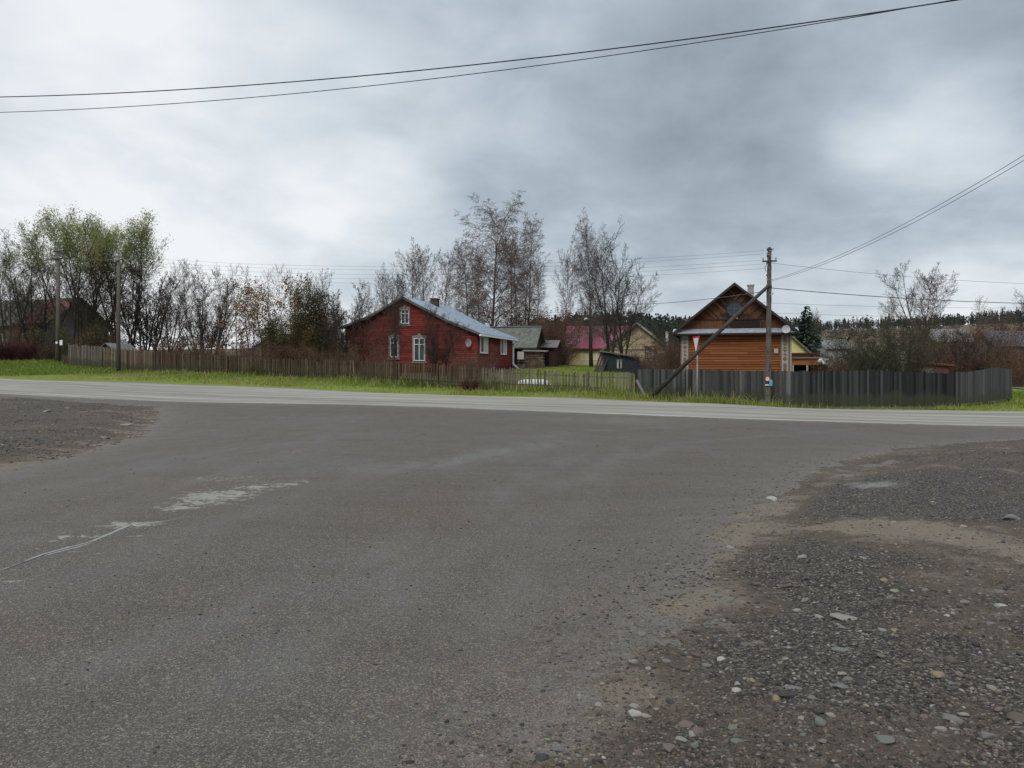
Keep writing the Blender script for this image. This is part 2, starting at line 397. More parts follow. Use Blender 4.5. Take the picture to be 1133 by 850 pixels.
M['dark_wood'] = mat_wood('dark_wood', (.016,.014,.013), (.042,.036,.032), (.03,.02,.016))
M['dark_red_wood'] = mat_wood('dark_red_wood', (.03,.010,.009), (.065,.02,.016))
M['bluish_wood'] = mat_wood('bluish_dark_wood', (.013,.015,.019), (.034,.040,.050))
M['grey_wood'] = mat_wood('grey_wood', (.085,.078,.068), (.19,.175,.155), (.075,.055,.035))
M['pole_wood'] = mat_wood('pole_wood', (.055,.047,.040), (.155,.138,.118), (.05,.035,.025), rough=.9)
M['brace_wood'] = mat_wood('brace_wood', (.020,.017,.014), (.060,.048,.038), (.085,.075,.062), rough=.9)
M['log_wood'] = mat_wood('cut_logs', (.09,.055,.035), (.20,.14,.095), (.05,.035,.028), stain_amt=.7)
M['pale_board'] = mat_wood('pale_board', (.28,.26,.22), (.42,.39,.34))
M['metal_grey'] = mat_plain('steel_grey', (.30,.305,.31), .5, .2, 9, .1)
M['metal_dark'] = mat_plain('steel_dark', (.035,.034,.034), .6, .3, 9, .3)
M['porcelain'] = mat_plain('porcelain', (.30,.28,.26), .25, .2)
M['wire'] = mat_plain('wire_black', (.018,.018,.024), .6, .2)
M['wire_grey'] = mat_plain('wire_aluminium', (.085,.088,.094), .5, .2)
M['sign_white'] = mat_plain('sign_white', (.66,.66,.66), .45, .06)
M['sign_red'] = mat_plain('sign_red', (.52,.022,.045), .45, .1)
M['sign_teal'] = mat_plain('sign_teal', (.07,.30,.31), .5, .15)
M['dish'] = mat_plain('dish_grey', (.42,.43,.42), .5, .1)
M['orange_boards'] = mat_boards('orange_boards', (.16,.06,.018), (.24,.10,.03), (.32,.15,.055), .14)
M['brick'] = mat_plain('brick_red', (.10,.048,.038), .9, .45, 6)
def fence_mat(name, stops, rough=.9):
    t = NT(name)
    tint = t.attr('tint')
    n = t.noise(3, t.co((10, 10, 1.2)), 6, .7)
    b = t.ramp(tint, stops)
    b = t.mix(t.ramp(n, [(.3, .0), (.75, .75)]), b, t.mix(1.0, b, (1.75,1.7,1.65), 'MULTIPLY'))
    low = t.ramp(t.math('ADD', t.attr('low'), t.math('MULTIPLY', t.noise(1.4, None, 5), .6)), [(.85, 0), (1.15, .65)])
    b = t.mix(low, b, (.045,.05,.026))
    t.set('Base Color', b).set('Roughness', rough).set('Specular IOR Level', .15); t.bump(n, .4, .008)
    return t.m
M['f_brown'] = fence_mat('picket_brown', [(0, (.026,.018,.012)), (.5, (.060,.043,.029)), (.85, (.105,.079,.055)), (1, (.17,.135,.10))])
M['f_greybrown'] = fence_mat('picket_greybrown', [(0, (.055,.040,.028)), (.5, (.095,.072,.051)), (1, (.16,.13,.098))])
M['f_bluegrey'] = fence_mat('picket_bluegrey', [(0, (.058,.047,.037)), (.5, (.092,.080,.066)), (1, (.14,.132,.12))])
M['f_olive'] = fence_mat('picket_olive', [(0, (.062,.056,.042)), (.5, (.105,.098,.074)), (1, (.175,.165,.13))])
M['f_dark'] = fence_mat('boards_charcoal', [(0, (.009,.0095,.010)), (.35, (.021,.022,.0225)), (.75, (.052,.053,.052)), (1, (.105,.104,.098))])
M['f_grey'] = fence_mat('boards_grey', [(0, (.030,.031,.032)), (.5, (.050,.052,.053)), (1, (.078,.079,.077))])

# ------------------------------------------------------------------ world, sun, camera
SUN_EL, SUN_AZ = R(42), R(205)          # azimuth measured clockwise from +Y
def make_world():
    w = bpy.data.worlds.new('World'); scene.world = w; w.use_nodes = True
    t = w.node_tree; nd = t.nodes; bg = nd['Background']
    class W(NT):
        def __init__(s): s.t = t; s.m = None
    q = W()
    sky = q.n('ShaderNodeTexSky', sky_type='NISHITA', sun_disc=False, sun_elevation=SUN_EL, sun_rotation=SUN_AZ, altitude=100, air_density=1.2, dust_density=2.5)
    d = q.n('ShaderNodeVectorMath', {0: q.n('ShaderNodeTexCoord').outputs['Generated']}, operation='NORMALIZE').outputs[0]
    s = q.n('ShaderNodeSeparateXYZ', {'Vector': d}).outputs
    zc = q.math('ADD', q.math('MAXIMUM', s[2], 0.0), .30)
    pl = q.n('ShaderNodeCombineXYZ', {'X': q.math('DIVIDE', s[0], zc), 'Y': q.math('DIVIDE', s[1], zc), 'Z': 0.0}).outputs[0]
    n1 = q.noise(1.0, pl, 8, .5, .3); n2 = q.noise(2.9, pl, 7, .55, .2)
    f = q.math('ADD', q.math('MULTIPLY', n1, .66), q.math('MULTIPLY', n2, .34))
    f = q.math('MULTIPLY', q.math('SUBTRACT', f, .5), 2.5)
    f = q.math('ADD', f, .46)
    def lobe(px, py, width, amp):
        v = Vector(((px-CX)/F, 1, (HY-py)/F)).normalized()
        dt = q.n('ShaderNodeVectorMath', {0: d, 1: tuple(v)}, operation='DISTANCE').outputs['Value']
        e = q.math('MULTIPLY', q.math('POWER', 2.71828, q.math('MULTIPLY', q.math('MULTIPLY', dt, dt), -1/(width*width))), amp)
        return e
    for a in LOBES: f = q.math('ADD', f, lobe(*a))
    # pale band low over the horizon
    f = q.math('ADD', f, q.math('MULTIPLY', q.math('POWER', 2.71828, q.math('MULTIPLY', q.math('MAXIMUM', s[2], 0.0), -9.0)), .30))
    cl = q.ramp(f, [(0, (.29,.345,.40)), (.3, (.43,.50,.57)), (.6, (.645,.715,.775)), (.85, (.82,.87,.91)), (1, (.93,.955,.975))])
    # an overcast sky is brightest overhead
    zen = q.math('ADD', 1.0, q.math('MULTIPLY', q.ramp(s[2], [(.42, 0), (.95, 1)]), ZENITH))
    cl = q.mix(1.0, cl, q.n('ShaderNodeCombineXYZ', {'X': zen, 'Y': zen, 'Z': zen}).outputs[0], 'MULTIPLY')
    cl = q.n('ShaderNodeVectorMath', {0: cl, 3: SKY_GAIN}, operation='SCALE').outputs[0]
    col = q.mix(.94, sky.outputs[0], cl)
    t.links.new(col, bg.inputs['Color']); bg.inputs['Strength'].default_value = .1
LOBES = [(170,110,.26,.34),(60,300,.28,.32),(1060,150,.085,.55),(965,165,.065,.34),(650,50,.27,-.26),(790,150,.16,-.18),(980,245,.10,-.22),(1100,60,.2,-.14),(420,180,.12,.06),(480,250,.06,-.08),(790,300,.10,.16),(340,205,.06,.14),(1060,310,.07,.18)]
ZENITH, SKY_GAIN = 2.1, 9.8
make_world()
sun = bpy.data.lights.new('sun', 'SUN'); sun.energy = 1.5; sun.angle = R(25); sun.color = (1.0, .965, .91)
so = bpy.data.objects.new('sun', sun); COL.objects.link(so)
sd = Vector((math.sin(SUN_AZ)*math.cos(SUN_EL), math.cos(SUN_AZ)*math.cos(SUN_EL), math.sin(SUN_EL)))
so.rotation_euler = sd.to_track_quat('Z', 'Y').to_euler(); so.location = (0, -10, 30)
cam = bpy.data.cameras.new('camera'); co_ = bpy.data.objects.new('camera', cam); COL.objects.link(co_)
cam.sensor_width = 36; cam.lens = 36 * F / 1133; cam.shift_y = -(HY - 425) / 1133 * -1
cam.clip_end = 5000; cam.clip_start = .05
co_.location = (0, 0, EYE); co_.rotation_euler = (R(90), 0, 0)
scene.camera = co_
scene.view_settings.view_transform = 'Standard'; scene.view_settings.look = 'None'
scene.view_settings.exposure = 0; scene.view_settings.gamma = 1

# ------------------------------------------------------------------ the setting: ground, roads, dirt
near_px = [(-250,426),(-120,431.5),(0,437),(200,445.5),(400,449),(566,455),(700,460.5),(800,464),(950,468.5),(1133,473),(1300,476)]
NEAR = [(-75,52),(-48,46)] + [((px-CX)/F*d, d) for px, d in ((0,40),(200,35.5),(400,33.4),(566,32),(800,29.5),(1133,26.5))] + [(30,23),(60,15)]
FAR  = [(-84,70),(-58,63)] + [((px-CX)/F*d, d) for px, d in ((0,53),(200,46.5),(400,41.5),(566,39.3),(800,37),(1133,34))] + [(34,31.3),(66,23)]
def resample(line, n):
    p = np.array(line, float); s = np.r_[0, np.cumsum(np.hypot(*np.diff(p, axis=0).T))]
    # smooth with a Catmull-Rom style dense interpolation then average
    u = np.linspace(0, s[-1], n); q = np.stack([np.interp(u, s, p[:,0]), np.interp(u, s, p[:,1])], 1)
    k = max(3, n//24) | 1
    pad = np.pad(q, ((k//2, k//2), (0, 0)), mode='edge'); ker = np.ones(k)/k
    out = np.stack([np.convolve(pad[:,c], ker, 'valid') for c in (0,1)], 1)
    out[0], out[-1] = q[0], q[-1]
    return out
NR = 320
nl, fl = resample(NEAR, NR), resample(FAR, NR)
DIRT_R = [hit(1500,482),hit(1300,483),hit(1133,487),hit(1060,491),hit(1000,497),hit(940,511),hit(900,525),hit(830,570),hit(780,620),hit(752,660),hit(700,712),hit(640,780),hit(575,850),(-.25,2.2),(-.5,.5),(8,-3),(40,-3),(40,20)]
DIRT_L = [(-60,13),hit(-150,545),hit(0,523),hit(70,507),hit(120,494),hit(152,484),hit(176,465),hit(172,449.5),hit(100,446),hit(0,441),hit(-150,433.5),(-75,48)]
HARD = [tuple(x) for x in fl] + [(70,-30),(-90,-30)]

def dirt_h(x, y, poly, hump):
    s = poly_sd(poly, x, y)
    w = fbm(x*1.3, y*1.3, 3, 4) - .5
    w2 = fbm(x*6, y*6, 9, 4) - .5
    edge = np.clip((s + w*.9 + w2*.35) * .11, -.05, .016) + (.30*hump+.055)*sstep(.2, 1.6, s)
    ins = sstep(.0, .9, s)
    relief = ins * (hump*(fbm(x*.55+3, y*.55, 21, 3)-.5) + .06*(fbm(x*2.2, y*2.2, 33, 3)-.5) + .05*(fbm(x*1.0+y*.8, y*4.2-x*2.2, 35, 3)-.5)) + sstep(-.1,.3,s)*(.022*(fbm(x*8, y*8, 41, 3)-.5) + .012*(fbm(x*28, y*28, 51, 2)-.5))
    return edge + relief, s

def build_setting():
    # ground
    k = np.linspace(-1, 1, 300); xs = 700*np.sinh(5.2*k)/np.sinh(5.2)
    j = np.linspace(0, 1, 330); ys = -40 + 60*j + 900*np.sinh(5.5*np.clip(j-.12,0,1))/np.sinh(5.5*.88)
    X, Y = np.meshgrid(xs, ys)
    sdh = poly_sd(HARD, X, Y)
    Z = G(X, Y) - .14*sstep(-.8, .3, sdh)
    Z += .08*(fbm(X*.8, Y*.8, 5, 3)-.5)*sstep(2, 6, -sdh)
    far = sstep(95, 150, Y)
    pxx = CX + X/np.maximum(Y, 1)*F
    lush = np.exp(-(np.clip(-sdh-1.5, 0, None)/2.2)**2) * (Y > 20)
    lush = lush*(1 - .85*sstep(862,875,pxx)*sstep(1042,1030,pxx)*(Y > 20))
    lush = np.maximum(lush, sstep(575,600,pxx)*sstep(715,690,pxx)*sstep(42,46,Y)*sstep(90,82,Y))
    lush = np.maximum(lush, sstep(1095,1120,pxx)*(Y > 30)*(Y < 60)*(X > 0))
    lush = np.maximum(lush, sstep(150,60,pxx)*(Y > 40)*sstep(66,62,Y))
    V = np.stack([X, Y, Z], -1).reshape(-1, 3)
    tag(link('ground', np_mesh('ground', V, grid_faces(*X.shape), M['ground'], {'far': far, 'lush': lush}, smooth=True)), kind='structure')
    # main road
    nc = 16; t = np.linspace(0, 1, nc)
    Xr = nl[:, None, 0]*(1-t) + fl[:, None, 0]*t; Yr = nl[:, None, 1]*(1-t) + fl[:, None, 1]*t
    al = np.r_[0, np.cumsum(np.hypot(*np.diff(nl, axis=0).T))]
    wid = 7.3
    wob = (fbm(al*.6, al*0, 77, 3)-.5)[:, None]*.5
    Yr = Yr + wob*np.where(t < .05, 1, np.where(t > .95, .6, 0))
    Zr = G(Xr, Yr) + .014 + .05*np.sin(np.pi*t)[None, :] - np.where((t < .03) | (t > .97), .05, 0)[None, :]
    V = np.stack([Xr, Yr, Zr], -1).reshape(-1, 3)
    edge = np.abs(t*2-1)[None, :]**6 + 0*Xr
    o = link('main_road', np_mesh('main_road', V, grid_faces(*Xr.shape), M['road'], {'along': np.broadcast_to(al[:, None], Xr.shape), 'across': np.broadcast_to(t*wid, Xr.shape), 'edge': edge}, smooth=True))
    tag(o, kind='structure')
    # side road: fine fan in front of the camera over a coarse sheet
    rows = np.geomspace(1.7, 37.5, 640); u = np.linspace(-1.15, 1.15, 560)
    Xs = rows[:, None]*u[None, :]; Ys = np.broadcast_to(rows[:, None], Xs.shape).copy()
    nearY = np.interp(Xs, nl[:, 0], nl[:, 1])
    lim = nearY + .35
    Ys = np.minimum(Ys, lim)
    Zs = G(Xs, Ys) + .002 + .010*(fbm(Xs*.5, Ys*.5, 61, 3)-.5) * sstep(0, 4, nearY-Ys)
    cr = [hit(*p) for p in ((-60,648),(0,633),(45,616),(100,601),(122,592),(142,583),(160,580),(185,577),(215,571),(250,566),(300,561))]
    dcr = line_d(cr, Xs, Ys)
    fade = sstep(0, 1, (hit(305,561)[0]-Xs)*.9)
    seam = np.exp(-(dcr/.06)**2)*.72*fade*(.55+.9*fbm(Xs*1.7, Ys*1.7, 171, 3)); crack = np.exp(-(np.abs(line_d([(a+.02, b+.045) for a, b in cr[:7]], Xs, Ys))/.022)**2)
    patch = np.zeros_like(Xs)
    for px, py, rx, ry, a in ((240,549,.55,.55,1.0),(222,556,.5,.35,.8),(200,562,.35,.25,.8),(285,540,.5,.35,.75),(312,537,.45,.25,.65),(335,533,.4,.2,.5),(145,581,.34,.2,.95),(130,580,.2,.12,.8),(85,594,.4,.18,.6),(62,599,.3,.12,.5),(70,610,.4,.2,.45),(12,644,.2,.1,.5),(250,530,.8,.5,.5)):
        hx, hy = hit(px, py); patch = np.maximum(patch, a*np.exp(-((Xs-hx)/rx)**2-((Ys-hy)/ry)**2))
    for px, py in ((420,468),(330,462),(350,500),(310,480),(500,512),(480,500)):
        hx, hy = hit(px, py); patch = np.maximum(patch, .22*np.exp(-((Xs-hx)/1.6)**2-((Ys-hy)/1.0)**2))
    trk = np.zeros_like(Xs)
    TR = [([hit(100,850),hit(330,700),hit(560,560),hit(760,490),hit(950,474)],.28,.45),([hit(-100,700),hit(180,600),hit(420,520),hit(640,478),hit(800,468)],.35,.4),([hit(420,850),hit(560,660),hit(660,540),hit(700,480)],.25,.45),([hit(0,600),hit(200,540),hit(330,500),hit(380,462)],.4,.4)]
    for ln, wdt, a in TR: trk = np.maximum(trk, a*np.exp(-(line_d(ln, Xs, Ys)/wdt)**2))
    for ln, wdt, a in (([hit(390,520),hit(480,516),hit(560,500),hit(610,490)],.7,.9),([hit(0,760),hit(200,700),hit(330,650),hit(480,590),hit(640,500)],.35,.6),([hit(60,880),hit(250,760),hit(400,680),hit(560,590),hit(700,500)],.3,.55),([hit(0,560),hit(120,530),hit(250,500),hit(400,480)],.6,.5)):
        trk = np.maximum(trk, a*np.exp(-(line_d(ln, Xs, Ys)/wdt)**2))
    sR = poly_sd(DIRT_R, Xs, Ys); sL = poly_sd(DIRT_L, Xs, Ys)
    dust = np.maximum(np.exp(-np.clip(-sR, 0, 9)/.75), np.exp(-np.clip(-sL, 0, 9)/.7))*.9
    dust = np.maximum(dust, np.exp(-np.abs(nearY-Ys)/.5)*.6)
    hx, hy = hit(690, 466); dust = np.maximum(dust, .7*np.exp(-((Xs-hx)/3.0)**2-((Ys-hy)/1.8)**2))
    V = np.stack([Xs, Ys, Zs], -1).reshape(-1, 3); nfan = len(V)
    Fc = grid_faces(*Xs.shape)
    keep = (V[Fc][:, :, 1].max(1) - V[Fc][:, :, 1].min(1)) > 1e-5
    Fc = Fc[keep]
    x2 = np.linspace(-60, 45, 180); y2 = np.linspace(-14, 50, 130); X2, Y2 = np.meshgrid(x2, y2)
    Y2 = np.minimum(Y2, np.interp(X2, nl[:, 0], nl[:, 1]) + .2)
    V2 = np.stack([X2, Y2, G(X2, Y2) - .035], -1).reshape(-1, 3); F2 = grid_faces(*X2.shape)
    F2 = F2[(V2[F2][:, :, 1].max(1) - V2[F2][:, :, 1].min(1)) > 1e-5]
    z2 = np.zeros(len(V2))
    at_ = {k_: np.r_[v_.ravel(), z2] for k_, v_ in (('seam', seam), ('crack', crack), ('patch', patch), ('track', trk), ('dust', dust))}
    o = link('side_road', np_mesh('side_road', np.r_[V, V2], np.r_[Fc, F2+nfan], M['asphalt'], at_, smooth=True)); tag(o, kind='structure')
    # dirt shoulders
    def shoulder(poly, u0, u1, rows, nc, hump, stain_fn):
        u = np.linspace(u0, u1, nc); X = rows[:, None]*u[None, :]; Y = np.broadcast_to(rows[:, None], X.shape).copy()
        h, s = dirt_h(X, Y, poly, hump)
        Z = G(X, Y) + h
        st = stain_fn(X, Y, s)
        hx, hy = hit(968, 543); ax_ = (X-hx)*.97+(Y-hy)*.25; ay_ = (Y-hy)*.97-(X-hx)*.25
        pale_patch = np.exp(-(ax_/.34)**2-(ay_/.5)**2)  # soft oval where the dirt colour turns pale grey
        V = np.stack([X, Y, Z], -1).reshape(-1, 3); Fq = grid_faces(*X.shape)
        ok = s.ravel()[Fq].max(1) > -1.1
        used = np.zeros(len(V), bool); used[Fq[ok].ravel()] = True
        idx = np.cumsum(used)-1
        return np_mesh('dirt_shoulder', V[used], idx[Fq[ok]], M['dirt'], {'stain': st.ravel()[used], 'pale_patch': pale_patch.ravel()[used]}, smooth=True)
    def stR(X, Y, s):
        v = .42 + .22*np.exp(-(s/.55)**2) + .62*(fbm(X*1.3, Y*1.3, 91, 5)-.5) + .30*(fbm(X*.6+Y*.5, Y*3.2-X*1.2, 95, 4)-.5)
        for px, py, rx, ry, a in ((880,625,1.0,1.0,-.34),(840,660,.6,.7,-.2),(920,600,.9,1.0,-.22),(1060,560,2.0,1.2,-.30),(980,560,1.2,1.0,-.22),(860,740,.5,.5,-.26),(930,730,.45,.5,-.3),(980,770,.5,.4,-.2),(760,700,.4,.5,-.12),(1090,530,1.6,1.6,-.25),
                                  (940,595,.8,.6,.18),(1020,600,.8,.6,.36),(1100,615,.9,.7,.3),(960,585,.6,.4,.25),(1080,640,.8,.7,.28),(780,640,.5,.8,.28),(740,690,.3,.5,.32),(820,600,.7,.8,.28),(880,560,.9,1.1,.22),(1000,520,3,1.0,.16),(1060,700,.5,.5,.12)):
            hx, hy = hit(px, py); v = v + a*(.9 if a < 0 else 1)*np.exp(-((X-hx)/rx)**2-((Y-hy)/ry)**2)
        wv = .25*(fbm(X*1.5, Y*1.5, 131, 3)-.5)
        for ln, wdt, a in (([hit(690,715),hit(760,645),hit(840,578),hit(930,530),hit(1050,507),hit(1133,500)],.20,.20),([hit(1180,640),hit(1050,606),hit(950,588),hit(860,592)],.25,.26),([hit(1180,535),hit(1040,520),hit(940,535)],.22,.22),([hit(1180,700),hit(1040,650),hit(930,640)],.16,.22),([hit(1180,512),hit(1000,507)],.3,-.35),([hit(1180,590),hit(1060,575),hit(930,565)],.5,-.3),([hit(1180,860),hit(1050,730),hit(950,690)],.14,-.2)):
            v = v + a*np.exp(-((line_d(ln, X, Y)+wv)/wdt)**2)
        return v
    def stL(X, Y, s):
        v = .36 + .55*(fbm(X*.35, Y*1.1, 92, 4)-.5) + .7*(fbm(X*.12+Y*.1, Y*1.6-X*.5, 96, 4)-.5) + .28*np.exp(-(s/.9)**2)
        return v
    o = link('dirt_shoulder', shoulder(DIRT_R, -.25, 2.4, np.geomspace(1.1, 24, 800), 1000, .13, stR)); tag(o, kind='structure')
    o = link('dirt_shoulder', shoulder(DIRT_L, -1.6, -.35, np.geomspace(11, 48, 420), 420, .26, stL)); tag(o, kind='structure')
    # village path on the right
    pl = [(at(1118,52)), (at(1180,47)), (at(1260,43))]
    b = MB(); L = []
    for i in range(25):
        px = 1085 + i*9; d = 53.5 - (px-1085)*.05
        p = at(px, d); q = at(px, d+3.2); L.append(((p.x, p.y, p.z+.05), (q.x, q.y, q.z+.05)))
    vs = [v for pr in L for v in pr]; b.add(vs, [(2*i, 2*i+2, 2*i+3, 2*i+1) for i in range(24)])
    tag(b.build('path', mat_plain('path_asphalt', (.16,.155,.15), .85, .2, 4)), kind='structure')
build_setting()

# ------------------------------------------------------------------ gravel, stones
def ico(sub):
    import bmesh
    bm = bmesh.new(); bmesh.ops.create_icosphere(bm, subdivisions=sub, radius=1)
    v = np.array([x.co[:] for x in bm.verts]); f = np.array([[q.index for q in p.verts] for p in bm.faces]); bm.free(); return v, f
IV1, IF1 = ico(1); IV2, IF2 = ico(3)
def stone_ramp(name):
    t = NT(name)
    c = t.ramp(t.attr('tint'), [(0, (.016,.0145,.013)), (.28, (.042,.036,.030)), (.5, (.080,.064,.048)), (.66, (.118,.078,.056)), (.8, (.135,.122,.104)), (.93, (.205,.182,.148)), (1, (.31,.28,.235))])
    c = t.mix(t.ramp(t.noise(90, None, 4), [(.3, 0), (.75, .5)]), c, t.mix(1.0, c, (.55,.53,.5), 'MULTIPLY'))
    t.set('Base Color', c).set('Roughness', .75); return t.m
def make_gravel():
    rng = np.random.default_rng(5)
    # crushed gravel: density follows the dark patches; one object nobody could count
    N = 120000
    r = 2.0 * (30/2.0)**(rng.random(N)**1.5); u = rng.uniform(-.15, 1.0, N)
    X = r*u; Y = r.copy()
    h, s = dirt_h(X, Y, DIRT_R, .13)
    dens = np.clip(.30 + 1.4*(fbm(X*1.1, Y*1.1, 91, 4)-.38), .16, 1)
    keep = ((s > .05) & (rng.random(N) < dens)) | ((s > -.9) & (s <= .05) & (rng.random(N) < .55*np.exp(s/.35)))
    X, Y, h, s = X[keep], Y[keep], h[keep], s[keep]
    Z = G(X, Y) + np.maximum(h, .003)
    n = len(X)
    size = .0026 + .0105*rng.random(n)**3.6 + .0006*Y
    tint = rng.beta(1.5, 1.9, n)
    def scatter(name, X, Y, Z, size, tint, mat):
        n = len(X); th = rng.uniform(0, 2*np.pi, n)
        V = IV1[None]*(1+rng.uniform(-.28, .28, (n, len(IV1), 1)))
        V = V*np.stack([rng.uniform(.8,1.5,n), rng.uniform(.7,1.1,n), rng.uniform(.4,.75,n)], 1)[:, None, :]*size[:, None, None]
        c, sn = np.cos(th)[:, None], np.sin(th)[:, None]
        x = V[..., 0]*c - V[..., 1]*sn; y = V[..., 0]*sn + V[..., 1]*c
        V = np.stack([x+X[:, None], y+Y[:, None], V[..., 2]+(Z-size*.08)[:, None]], -1).reshape(-1, 3)
        Fq = (IF1[None]+(np.arange(n)*len(IV1))[:, None, None]).reshape(-1, 3)
        o = link(name, np_mesh(name, V, Fq, mat, {'tint': np.repeat(tint, len(IV1))})); tag(o, kind='stuff'); return o
    mat = stone_ramp('gravel_mix')
    scatter('gravel', X, Y, Z, size, tint, mat)
    # left shoulder gravel and dark crumbs over the asphalt
    N = 24000; Y = rng.uniform(12, 42, N); X = Y*rng.uniform(-.75, -.38, N)
    h, s = dirt_h(X, Y, DIRT_L, .26); k = (s > -.2) & (rng.random(N) < np.clip(.2+1.6*(fbm(X*.6, Y, 92, 4)-.4), .03, 1))
    X, Y, h = X[k], Y[k], h[k]
    N2 = 2600; Y2 = 2.6*(30/2.6)**rng.random(N2); X2 = Y2*rng.uniform(-.7, .7, N2)
    s2 = poly_sd(DIRT_R, X2, Y2); s3 = poly_sd(DIRT_L, X2, Y2)
    k2 = (s2 < -.1) & (s3 < -.1) & (rng.random(N2) < .16+.8*np.exp(s2/1.1)); X2, Y2 = X2[k2], Y2[k2]
    Xa, Ya = np.r_[X, X2], np.r_[Y, Y2]
    Za = G(Xa, Ya) + np.r_[h, np.full(len(X2), .004)]
    sz = np.r_[rng.uniform(.012, .035, len(X))*1.0, rng.uniform(.003, .009, len(X2))+.0005*Y2]
    tt = np.r_[rng.beta(1.5, 1.9, len(X)), np.where(rng.random(len(X2)) < .75, .08, .6)]
    scatter('gravel', Xa, Ya, Za, sz, tt, mat)
make_gravel()

STONE_COL = {'grey': (.125,.121,.111), 'dark': (.030,.030,.030), 'pale': (.205,.185,.155), 'pink': (.125,.088,.070), 'tan': (.20,.145,.085), 'brown': (.085,.062,.046), 'white': (.30,.285,.245), 'green': (.115,.122,.104)}
def mat_stone(k):
    t = NT('stone_'+k); c = STONE_COL[k]
    n = t.noise(35, None, 7, .7); v = t.noise(9, None, 4)
    b = t.mix(t.ramp(n, [(.3, 0), (.7, 1)]), tuple(x*.6 for x in c), tuple(x*1.2 for x in c))
    b = t.mix(t.ramp(v, [(.5, 0), (.72, .55)]), b, (.07,.06,.05))
    t.set('Base Color', b).set('Roughness', .7); t.bump(n, .5, .003); return t.m
SM = {k: mat_stone(k) for k in STONE_COL}
def stone_mesh(seed, k, flat=.6, ang=.25, long_=1.35):
    rng = np.random.default_rng(seed); V = IV2.copy()
    for _ in range(15):                      # planar cuts make facets
        nrm = rng.normal(size=3); nrm /= np.linalg.norm(nrm); dd = rng.uniform(.55, .88)
        over = V @ nrm - dd; V = V - np.clip(over, 0, None)[:, None]*nrm*(1-ang*.3)
    V *= 1 + .05*np.sin(V[:, :1]*7+seed)*np.cos(V[:, 1:2]*6)
    V *= [long_, 1, flat]
    me = np_mesh('stone', V, IF2, SM[k], smooth=True)
    try: me.set_sharp_from_angle(angle=R(38))
    except Exception: pass
    return me
def place_stone(px, py, size, k, label, seed, flat=.55, long_=1.35, rz=None, name='stone', group=None, sink=.33, cat='stone'):
    x, y = hit(px, py)
    a = np.array([x]); b = np.array([y]); h, s = dirt_h(a, b, DIRT_R if px > 350 else DIRT_L, .13 if px > 350 else .26)
    z = float(G(a, b)[0] + max(h[0], .003))
    o = link(name, stone_mesh(seed, k, flat, .25, long_))
    o.scale = (size,)*3; o.location = (x, y, z+size*flat*(1-2*sink)*.7); rr = random.Random(seed)
    o.rotation_euler = (rr.uniform(-.12,.12), rr.uniform(-.12,.12), rr.uniform(0, 6.28) if rz is None else rz)
    tag(o, label, cat, group); return o
place_stone(939, 696, .068, 'pale', 'long flat pale slab of stone lying in the right dirt shoulder', 3, .22, 1.75, R(-48), 'flat_stone')
place_stone(878, 779, .034, 'grey', 'wedge shaped grey stone beside small pale stones, right of a tan pebble', 11, .5, 1.5)
place_stone(872, 791, .040, 'dark', 'large dark slate stone with a tan stone touching its left', 12, .5, 1.4, R(10))
place_stone(859, 793, .024, 'tan', 'orange tan stone touching the left of a large dark stone', 13, .6, 1.2)
place_stone(798, 736, .026, 'white', 'egg shaped whitish stone on dark dirt above a pinkish stone', 14, .7, 1.2)
place_stone(771, 825, .034, 'pink', 'brick pink stone near the bottom edge of the dirt shoulder', 15, .55, 1.4)
place_stone(759, 814, .030, 'pink', 'long dusky pink stone just above the brick pink one', 16, .55, 1.5)
place_stone(772, 733, .030, 'brown', 'flat brownish stone left of the egg shaped white one', 17, .5, 1.4)
place_stone(738, 737, .030, 'grey', 'rounded light grey stone near the edge of the asphalt', 18, .6, 1.2)
place_stone(797, 804, .030, 'brown', 'rough rounded brown lump of stone in the dirt, lower middle', 19, .8, 1.1)
place_stone(832, 767, .022, 'tan', 'tan stone lying directly above two small pale stones', 20, .55, 1.3)
place_stone(816, 772, .020, 'pale', 'small pale stone left of the wedge shaped grey stone', 21, .6, 1.3)
place_stone(815, 779, .020, 'white', 'small off white stone below its pale twin', 22, .6, 1.2)
place_stone(704, 797, .032, 'white', 'biggest whitish stone beside the asphalt edge, lower middle', 23, .6, 1.3)
place_stone(702, 788, .026, 'pale', 'pale stone touching the biggest whitish stone from above', 24, .6, 1.2)
place_stone(1053, 757, .034, 'brown', 'rusty red brown lump of rock in the dirt on the right', 25, .75, 1.2)
place_stone(1038, 777, .032, 'tan', 'angular tan stone below the rusty brown lump', 26, .5, 1.4)
place_stone(1055, 824, .040, 'grey', 'big bluish grey stone near the bottom right corner', 27, .5, 1.5, R(-30))
place_stone(930, 785, .036, 'grey', 'smooth light grey stone alone right of the dark slate stone', 28, .5, 1.25)
place_stone(930, 739, .040, 'green', 'flat greenish grey stone below the long pale slab', 29, .3, 1.5, R(5))
place_stone(931, 709, .026, 'grey', 'bluish grey pebble just under the long pale slab', 30, .55, 1.2)
place_stone(991, 723, .024, 'tan', 'bright tan triangular stone right of the long pale slab', 31, .45, 1.3)
place_stone(908, 830, .028, 'green', 'greenish grey cube like stone near the bottom edge', 32, .8, 1.1)
place_stone(980, 846, .034, 'green', 'moss tinted stone cut by the bottom edge of the photo', 33, .6, 1.3)
place_stone(854, 555, .060, 'white', 'broken white chunk lying at the asphalt edge', 34, .7, 1.3, name='stone')
place_stone(1125, 835, .045, 'brown', 'brown stone in the far bottom right corner', 35, .6, 1.3)
place_stone(1108, 690, .026, 'white', 'thin whitish stone on tan dirt at the right edge', 36, .35, 1.7)
